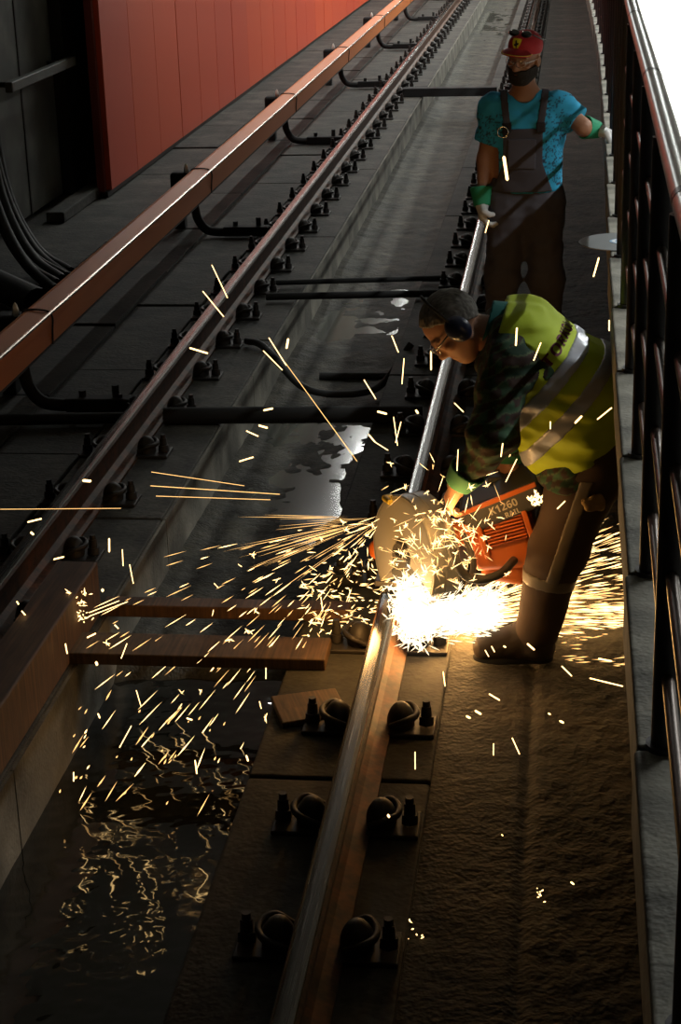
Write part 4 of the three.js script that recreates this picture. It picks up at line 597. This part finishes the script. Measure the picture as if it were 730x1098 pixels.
const STRAY_SPARKS = [
[-1.294,1.332,-6.300,-1.247,1.199,-6.330,0.0057,'long thin spark above the left running rail, upper of a parallel pair'],
[-1.334,1.234,-6.300,-1.265,1.128,-6.330,0.0057,'long thin spark above the left running rail, lower of a parallel pair'],
[-1.419,0.990,-6.400,-1.354,0.960,-6.430,0.0108,'thick short spark hovering over the head of the left running rail'],
[-1.005,1.081,-6.200,-1.018,1.034,-6.230,0.0140,'fat glowing spark dot above the puddle in the drain'],
[-1.100,1.035,-6.200,-1.036,0.952,-6.230,0.0053,'thin slanting spark left of the long falling streak'],
[-1.077,1.084,-6.200,-1.021,0.970,-6.230,0.0053,'thin slanting spark at the head of the long falling streak'],
[-1.022,0.993,-6.200,-0.768,0.600,-6.230,0.0039,'longest hair-thin spark falling across the grey puddle'],
[-1.110,0.806,-6.200,-1.077,0.805,-6.230,0.0119,'short thick spark beside the dark cross bar over the drain'],
[-1.131,0.748,-6.200,-1.101,0.728,-6.230,0.0119,'short thick spark just below the dark cross bar'],
[-1.178,0.726,-6.200,-1.138,0.695,-6.230,0.0077],
[-1.192,0.639,-6.100,-1.141,0.647,-6.130,0.0090],
[-1.501,0.629,-6.000,-1.162,0.569,-6.030,0.0037,'long hair-thin spark shooting far left, topmost of three'],
[-1.508,0.575,-6.000,-1.032,0.538,-6.030,0.0044,'long hair-thin spark shooting far left, middle of three'],
[-1.490,0.535,-6.000,-1.068,0.516,-6.030,0.0037,'long hair-thin spark shooting far left, lowest of three'],
[-1.734,0.628,-5.900,-1.708,0.615,-5.930,0.0167,'fat glowing spark on the left rail head'],
[-1.949,0.624,-5.600,-1.524,0.623,-5.630,0.0032,'long level hair-thin spark reaching the left edge'],
[-1.889,0.539,-5.700,-1.843,0.542,-5.730,0.0097],
[-1.879,0.500,-5.700,-1.880,0.481,-5.730,0.0162],
[-1.567,0.523,-5.600,-1.579,0.458,-5.630,0.0102,'upright thick spark right of the left running rail'],
[-1.523,0.482,-5.600,-1.533,0.406,-5.630,0.0054],
[-1.501,0.426,-5.600,-1.501,0.340,-5.630,0.0054],
[-1.806,0.398,-5.700,-1.774,0.397,-5.730,0.0097],
[-1.922,0.275,-5.600,-1.927,0.251,-5.630,0.0096],
[-1.908,0.239,-5.600,-1.900,0.201,-5.630,0.0096],
[-1.754,0.089,-5.900,-1.607,0.140,-5.930,0.0050,'long thin spark leaving the glowing cluster on the timber beam, lower'],
[-1.752,0.104,-5.900,-1.639,0.143,-5.930,0.0050,'long thin spark leaving the glowing cluster on the timber beam, upper'],
[-1.663,0.243,-5.800,-1.672,0.223,-5.830,0.0164],
[-1.727,0.162,-5.500,-1.733,0.108,-5.530,0.0075],
[-1.678,0.140,-5.600,-1.651,0.145,-5.630,0.0096],
[-1.544,0.238,-5.500,-1.540,0.211,-5.530,0.0094],
[-1.478,0.215,-5.400,-1.511,0.143,-5.430,0.0068],
[-1.592,0.141,-5.400,-1.599,0.116,-5.430,0.0154],
[-1.582,-0.068,-5.000,-1.594,-0.120,-5.030,0.0063],
[0.106,1.421,-6.000,0.089,1.346,-6.030,0.0088,'forked spark just below the saw blade lying on the coping'],
[0.131,1.355,-5.400,0.132,1.312,-5.430,0.0068,'small upright spark by the platform edge behind the yellow vest'],
[-0.153,1.331,-5.400,-0.157,1.263,-5.430,0.0092,'upright spark in front of the yellow vest near the shoulder'],
[-0.078,1.283,-5.400,-0.101,1.215,-5.430,0.0086,'slanting spark in front of the lettering on the yellow vest'],
[0.053,1.044,-5.400,0.031,1.010,-5.430,0.0123,'fat short spark in front of the lower reflective band'],
[0.143,1.103,-5.300,0.099,1.054,-5.330,0.0067,'slanting spark in front of the back hem of the vest'],
[-0.046,1.025,-5.400,-0.046,0.990,-5.430,0.0062],
[-0.616,1.119,-6.100,-0.596,1.049,-6.130,0.0083,'bright slanting spark left of the bent head'],
[-0.461,1.119,-5.900,-0.464,1.040,-5.930,0.0087,'upright spark right below the bent face'],
[-0.564,1.064,-6.000,-0.576,0.960,-6.030,0.0054,'thin upright spark left of the bent face'],
[-0.708,0.985,-6.000,-0.670,0.904,-6.030,0.0061,'thin slanting spark over the puddle edge'],
[-0.516,0.904,-5.900,-0.512,0.884,-5.930,0.0150],
[-0.664,0.868,-6.000,-0.631,0.849,-6.030,0.0115],
[-0.363,1.023,-5.600,-0.334,0.982,-5.630,0.0057],
[-0.696,0.781,-6.000,-0.677,0.743,-6.030,0.0095],
[-0.674,0.753,-6.000,-0.630,0.712,-6.030,0.0054],
[-0.595,0.879,-5.900,-0.586,0.763,-5.930,0.0047],
[-0.569,0.862,-5.900,-0.593,0.773,-5.930,0.0047],
[-0.345,0.895,-5.500,-0.351,0.810,-5.530,0.0050],
[-0.196,0.951,-5.400,-0.203,0.894,-5.430,0.0068],
[-0.148,0.932,-5.300,-0.184,0.844,-5.330,0.0054],
[-0.021,0.766,-5.300,0.005,0.783,-5.330,0.0085,'fat slanting spark in front of the dark trousers'],
[-0.311,1.351,-8.600,-0.294,1.225,-8.630,0.0248,'big upright glowing spark in front of the dungaree bib'],
[-0.391,1.001,-8.800,-0.411,0.930,-8.830,0.0107,'thin spark in front of the white glove on the pole-side hand'],
[-0.448,0.101,-4.900,-0.451,0.022,-4.930,0.0051],
[-0.208,0.086,-5.000,-0.210,0.027,-5.030,0.0046],
[-0.150,0.108,-5.000,-0.127,0.034,-5.030,0.0069],
[-0.002,0.070,-5.200,0.010,0.048,-5.230,0.0119],
[-0.039,0.096,-5.200,-0.033,0.077,-5.230,0.0089],
[-0.387,0.188,-5.300,-0.383,0.119,-5.330,0.0061],
[0.123,0.156,-5.500,0.171,0.133,-5.530,0.0094],
[0.092,0.178,-5.300,0.203,0.137,-5.330,0.0073],
[0.001,0.172,-5.400,0.036,0.121,-5.430,0.0074],
[-0.116,0.205,-5.500,-0.091,0.168,-5.530,0.0106,'bright spark in front of the boot ankle'],
[-0.195,0.193,-5.500,-0.189,0.176,-5.530,0.0094],
[-0.258,0.177,-5.500,-0.247,0.139,-5.530,0.0075],
[-0.236,0.192,-5.500,-0.227,0.157,-5.530,0.0075],
[-0.482,0.164,-4.400,-0.483,0.140,-4.430,0.0128],
[0.035,0.093,-4.200,0.043,0.068,-4.230,0.0086],
[-0.160,0.114,-4.400,-0.158,0.093,-4.430,0.0064],
[-0.277,0.098,-5.200,-0.258,0.070,-5.230,0.0119],
[-0.305,0.077,-5.200,-0.294,0.055,-5.230,0.0119],
[-0.236,0.111,-5.300,-0.201,0.073,-5.330,0.0079],
[-1.196,-0.063,-5.100,-1.200,-0.132,-5.130,0.0076,'upright spark low over the dark pit water'],
[-1.023,-0.040,-5.100,-1.024,-0.077,-5.130,0.0099],
[-1.008,0.059,-5.300,-1.009,0.016,-5.330,0.0054],
[-1.017,0.089,-5.500,-1.025,0.031,-5.530,0.0056],
[-0.881,0.171,-5.600,-0.883,0.154,-5.630,0.0127],
[-0.845,0.275,-5.700,-0.845,0.204,-5.730,0.0052],
[-1.239,0.039,-5.200,-1.227,0.017,-5.230,0.0089],
[-1.431,0.088,-5.300,-1.427,0.013,-5.330,0.0048],
[-1.478,-0.081,-5.200,-1.438,-0.011,-5.230,0.0054],
[-1.542,0.046,-5.200,-1.546,0.014,-5.230,0.0089]
];
const SPARK_BURSTS = [
[-1.755,0.158,-5.819,46,0.075,'burst of glowing droplets on the end of the timber beam'],
[-0.048,0.012,-4.246,9,0.030,'star-shaped glowing droplet on the dark floor, right of two'],
[-0.379,0.012,-4.057,9,0.035,'star-shaped glowing droplet on the dark floor, left of two']
];
// ---------------------------------------------------------------- sparks
function spindle(out, a, b, w) {                            // a glowing sliver, thickest towards its leading end
  const d = unit(add(b, a, -1)), s = unit(cross(d, Math.abs(d[1]) < 0.9 ? [0, 1, 0] : [1, 0, 0])), t = cross(d, s), m = add(a, add(b, a, -1), 0.62), i = out.p.length / 3;
  out.p.push(...a, ...b);
  for (let k = 0; k < 4; k++) { const q = Math.PI * k / 2; out.p.push(...add(add(m, s, Math.cos(q) * w / 2), t, Math.sin(q) * w / 2)); }
  for (let k = 0; k < 4; k++) { const u = i + 2 + k, v = i + 2 + (k + 1) % 4; out.i.push(i, v, u, i + 1, u, v); }
}
function rodlet(out, a, b, w) {                             // a sliver of even thickness with pointed ends
  const d = unit(add(b, a, -1)), s = unit(cross(d, Math.abs(d[1]) < 0.9 ? [0, 1, 0] : [1, 0, 0])), t = cross(d, s), L = Math.hypot(...add(b, a, -1)), i = out.p.length / 3, e = Math.min(0.3, 0.5 * w / L);
  out.p.push(...a, ...b);
  for (const f of [e, 1 - e]) { const m = add(a, add(b, a, -1), f); for (let k = 0; k < 4; k++) { const q = Math.PI * k / 2; out.p.push(...add(add(m, s, Math.cos(q) * w / 2), t, Math.sin(q) * w / 2)); } }
  for (let k = 0; k < 4; k++) { const u = i + 2 + k, v = i + 2 + (k + 1) % 4; out.i.push(i, v, u, u, v, u + 4, v, v + 4, u + 4, i + 1, u + 4, v + 4); }
}
const toGeo = (o) => { const g = new THREE.BufferGeometry(); g.setAttribute('position', new THREE.Float32BufferAttribute(o.p, 3)); g.setIndex(o.i); g.computeVertexNormals(); return g; };
const glow = (r, g, b, k) => std(0.05, 0.03, 0.02, 0.9, { emissive: new THREE.Color().setRGB(r, g, b), emissiveIntensity: k });
const G = { white: glow(1, 0.64, 0.25, 4.2), gold: glow(1, 0.55, 0.18, 2.0), core: glow(1, 0.84, 0.55, 1.9) };
const fresh = () => ({ p: [], i: [] });
STRAY_SPARKS.forEach(([ax, ay, az, bx, by, bz, w, label], i) => {
  const o = fresh(); rodlet(o, [ax, ay, az], [bx, by, bz], w * 0.58); const L = Math.hypot(bx - ax, by - ay, bz - az);
  solo('stray_spark', toGeo(o), L > 0.25 ? G.gold : G.white, label || 'small stray glowing spark in the dark air around the saw', 'spark', 'stray sparks');
});
SPARK_BURSTS.forEach(([x, y, z, n, r, label]) => {
  const o = fresh(); for (let k = 0; k < n; k++) { const d = unit([rr(-1, 1), rr(-0.3, 1), rr(-0.3, 1)]), s = r * rr(0.1, 0.5), a = add([x, y, z], [rr(-r, r) * 0.5, rr(-r, r) * 0.9, 0]); spindle(o, a, add(a, d, s), 0.0045); }
  solo('spark_burst', toGeo(o), G.white, label, 'spark');
});
function spray(name, label, groups) {
  const t = thing(name, label, 'sparks'); t.userData.kind = 'stuff';
  for (const [m, o] of groups) { const q = part('glowing_slivers', toGeo(o), m, t); q.userData.kind = 'stuff'; }
}
const gauss = () => (rnd() + rnd() + rnd() - 1.5) / 1.5;
const star = (o, c, r, w) => { for (let k = 0, n = 2 + Math.floor(rr(0, 3)); k < n; k++) { const d = unit([gauss(), gauss(), 0.4 * gauss()]); spindle(o, add(c, d, -r * rr(0.2, 0.6)), add(c, d, r * rr(0.5, 1)), w); } };
{ // thrown left off the top of the guard, falling towards the drain
  const a = fresh(), b = fresh(), c = fresh(), S0 = [-0.63, 0.54, -5.8];
  for (let k = 0; k < 230; k++) {
    const th = 3.14 + 0.12 + 1.0 * rnd() ** 0.75 * (rnd() < 0.85 ? 1 : 1.2) - 0.12, s = 1.05 * rnd() ** 1.25 + 0.02, dz = 0.22 * gauss();
    const p = [S0[0] + Math.cos(th) * s, S0[1] + Math.sin(th) * s - 0.18 * s * s, S0[2] + dz * s + 0.05], dir = unit([Math.cos(th), Math.sin(th) - 0.36 * s, dz]), L = rr(0.015, 0.09) * (0.6 + s);
    if (p[1] < (p[0] < CH_R ? -0.28 : 0.02)) continue;
    if (rnd() < 0.12) star(a, p, rr(0.015, 0.03), 0.0034); else spindle(rnd() < 0.55 ? a : b, p, add(p, dir, L), rr(0.0024, 0.0045));
  }
  for (let k = 0; k < 34; k++) { const th = 3.14 - 0.05 + 0.75 * rnd(), s = rr(0.05, 0.5), dir = [Math.cos(th), Math.sin(th), 0.1 * gauss()], p = add(S0, dir, s * 0.4); spindle(c, p, add(p, dir, rr(0.06, 0.4)), 0.0017); }
  spray('spark_fan', 'fan of sparks flying left off the saw over the drain', [[G.white, a], [G.gold, b], [G.gold, c]]);
}
{ // dropping into the pit
  const a = fresh(), b = fresh();
  for (let k = 0; k < 46; k++) { const p = [rr(-1.7, -1.15), rr(-0.27, 0.02), rr(-5.6, -5.05)], d = unit([-0.55 + 0.35 * gauss(), -0.8, 0.2]), L = rnd() < 0.45 ? rr(0.04, 0.11) : rr(0.01, 0.025); const e = add(p, d, L); if (e[1] < -0.29) continue; spindle(rnd() < 0.45 ? a : b, p, e, rr(0.0035, 0.007)); }
  spray('pit_sparks', 'scattered sparks falling into the black pit below the plank', [[G.white, a], [G.gold, b]]);
}
{ // skittering over the concrete left of the rail
  const a = fresh(), b = fresh();
  for (let k = 0; k < 230; k++) { const p = [rr(-1.0, -0.69), 0.01 + 0.1 * rnd() ** 2, rr(-6.6, -5.9)], d = unit([gauss(), 0.25 * gauss(), 0.5 * gauss()]); spindle(rnd() < 0.6 ? a : b, p, add(p, d, rr(0.015, 0.05)), rr(0.004, 0.006)); }
  spray('floor_sparks', 'sparks skittering on the concrete left of the cut rail', [[G.white, a], [G.gold, b]]);
}
{ // the white-hot burst at the cut and the stream under and behind the boot to the platform
  const a = fresh(), b = fresh(), S0 = [-0.555, 0.185, -5.76];
  for (let k = 0; k < 1500; k++) { const s = rnd() ** 0.8, th = rr(-0.5, 1.3), p = [S0[0] + 0.30 * s + 0.03 * gauss(), S0[1] - 0.02 + 0.13 * gauss() * (0.45 + 0.55 * s), S0[2] - 0.1 * s + 0.1 * gauss()]; if (p[1] < 0.015) p[1] = 0.015 + 0.05 * rnd(); const d = unit([Math.cos(th) + 0.3 * gauss(), Math.sin(th) * 0.6, 0.5 * gauss()]); spindle(a, p, add(p, d, rr(0.02, 0.07)), rr(0.0035, 0.009)); }
  for (let k = 0; k < 1100; k++) { const p = [-0.52 + 0.1 * gauss(), 0.215 + 0.18 * gauss(), -5.74 + 0.06 * gauss()]; if (Math.hypot(p[0] + 0.52, p[1] - 0.215) > 0.165) continue; if (p[1] < 0.02) continue; const d = unit([gauss(), gauss(), 0.4 * gauss()]); spindle(a, p, add(p, d, rr(0.02, 0.055)), rr(0.004, 0.01)); }
  spray('spark_core', 'blinding white burst of sparks where the blade meets the rail', [[G.core, a]]);
  const c = fresh(), e = fresh();
  for (let k = 0; k < 800; k++) {
    const th = 0.02 + 0.5 * rnd() ** 1.4 * (rnd() < 0.9 ? 1 : -0.3), s = 0.2 + 0.95 * rnd(), dz = -0.38 + 0.22 * gauss();
    const p = [S0[0] + s * 0.8, 0.03 + Math.max(0, S0[1] - 0.1 + Math.tan(th) * s * 0.75 - 0.14 * s * s), S0[2] + dz * s - 0.02]; if (p[0] > 0.36) continue;
    const d = unit([0.9, Math.tan(th) * 0.85 - 0.25 * s, dz]); spindle(rnd() < 0.6 ? c : e, p, add(p, d, rr(0.03, 0.12)), rr(0.003, 0.0055));
  }
  for (let k = 0; k < 140; k++) { const p = [rr(-0.2, 0.3), 0.01, rr(-6.5, -5.75)], d = unit([1, 0.2 * rnd(), 0.4 * gauss()]); spindle(e, p, add(p, d, rr(0.02, 0.07)), 0.0045); }
  spray('spark_stream', 'stream of sparks along the floor behind the boot to the platform', [[G.white, c], [G.gold, e]]);
}
{ // crackling stars around the saw and the bent worker's hands
  const a = fresh(), b = fresh();
  for (let k = 0; k < 240; k++) { const r = rnd(), p = [-0.42 + 0.30 * gauss(), 0.5 + 0.36 * gauss(), rr(-5.72, -5.5)]; if (p[1] < 0.12) continue; if (r < 0.55) star(r < 0.4 ? a : b, p, rr(0.012, 0.032), rr(0.0022, 0.0034)); else { const d = unit([gauss(), gauss(), 0.3 * gauss()]); spindle(r < 0.8 ? a : b, p, add(p, d, rr(0.02, 0.08)), rr(0.002, 0.0034)); } }
  for (let k = 0; k < 16; k++) { const p = [-0.095 + 0.03 * gauss(), 0.665 + 0.03 * gauss(), -5.66]; star(a, p, 0.016, 0.006); }
  spray('crackling_sparks', 'small star-shaped sparks crackling around saw and gloved hand', [[G.white, a], [G.gold, b]]);
}

scene.traverse((o) => { if (o.isMesh) { o.castShadow = true; o.receiveShadow = true; } });
renderer.render(scene, camera);
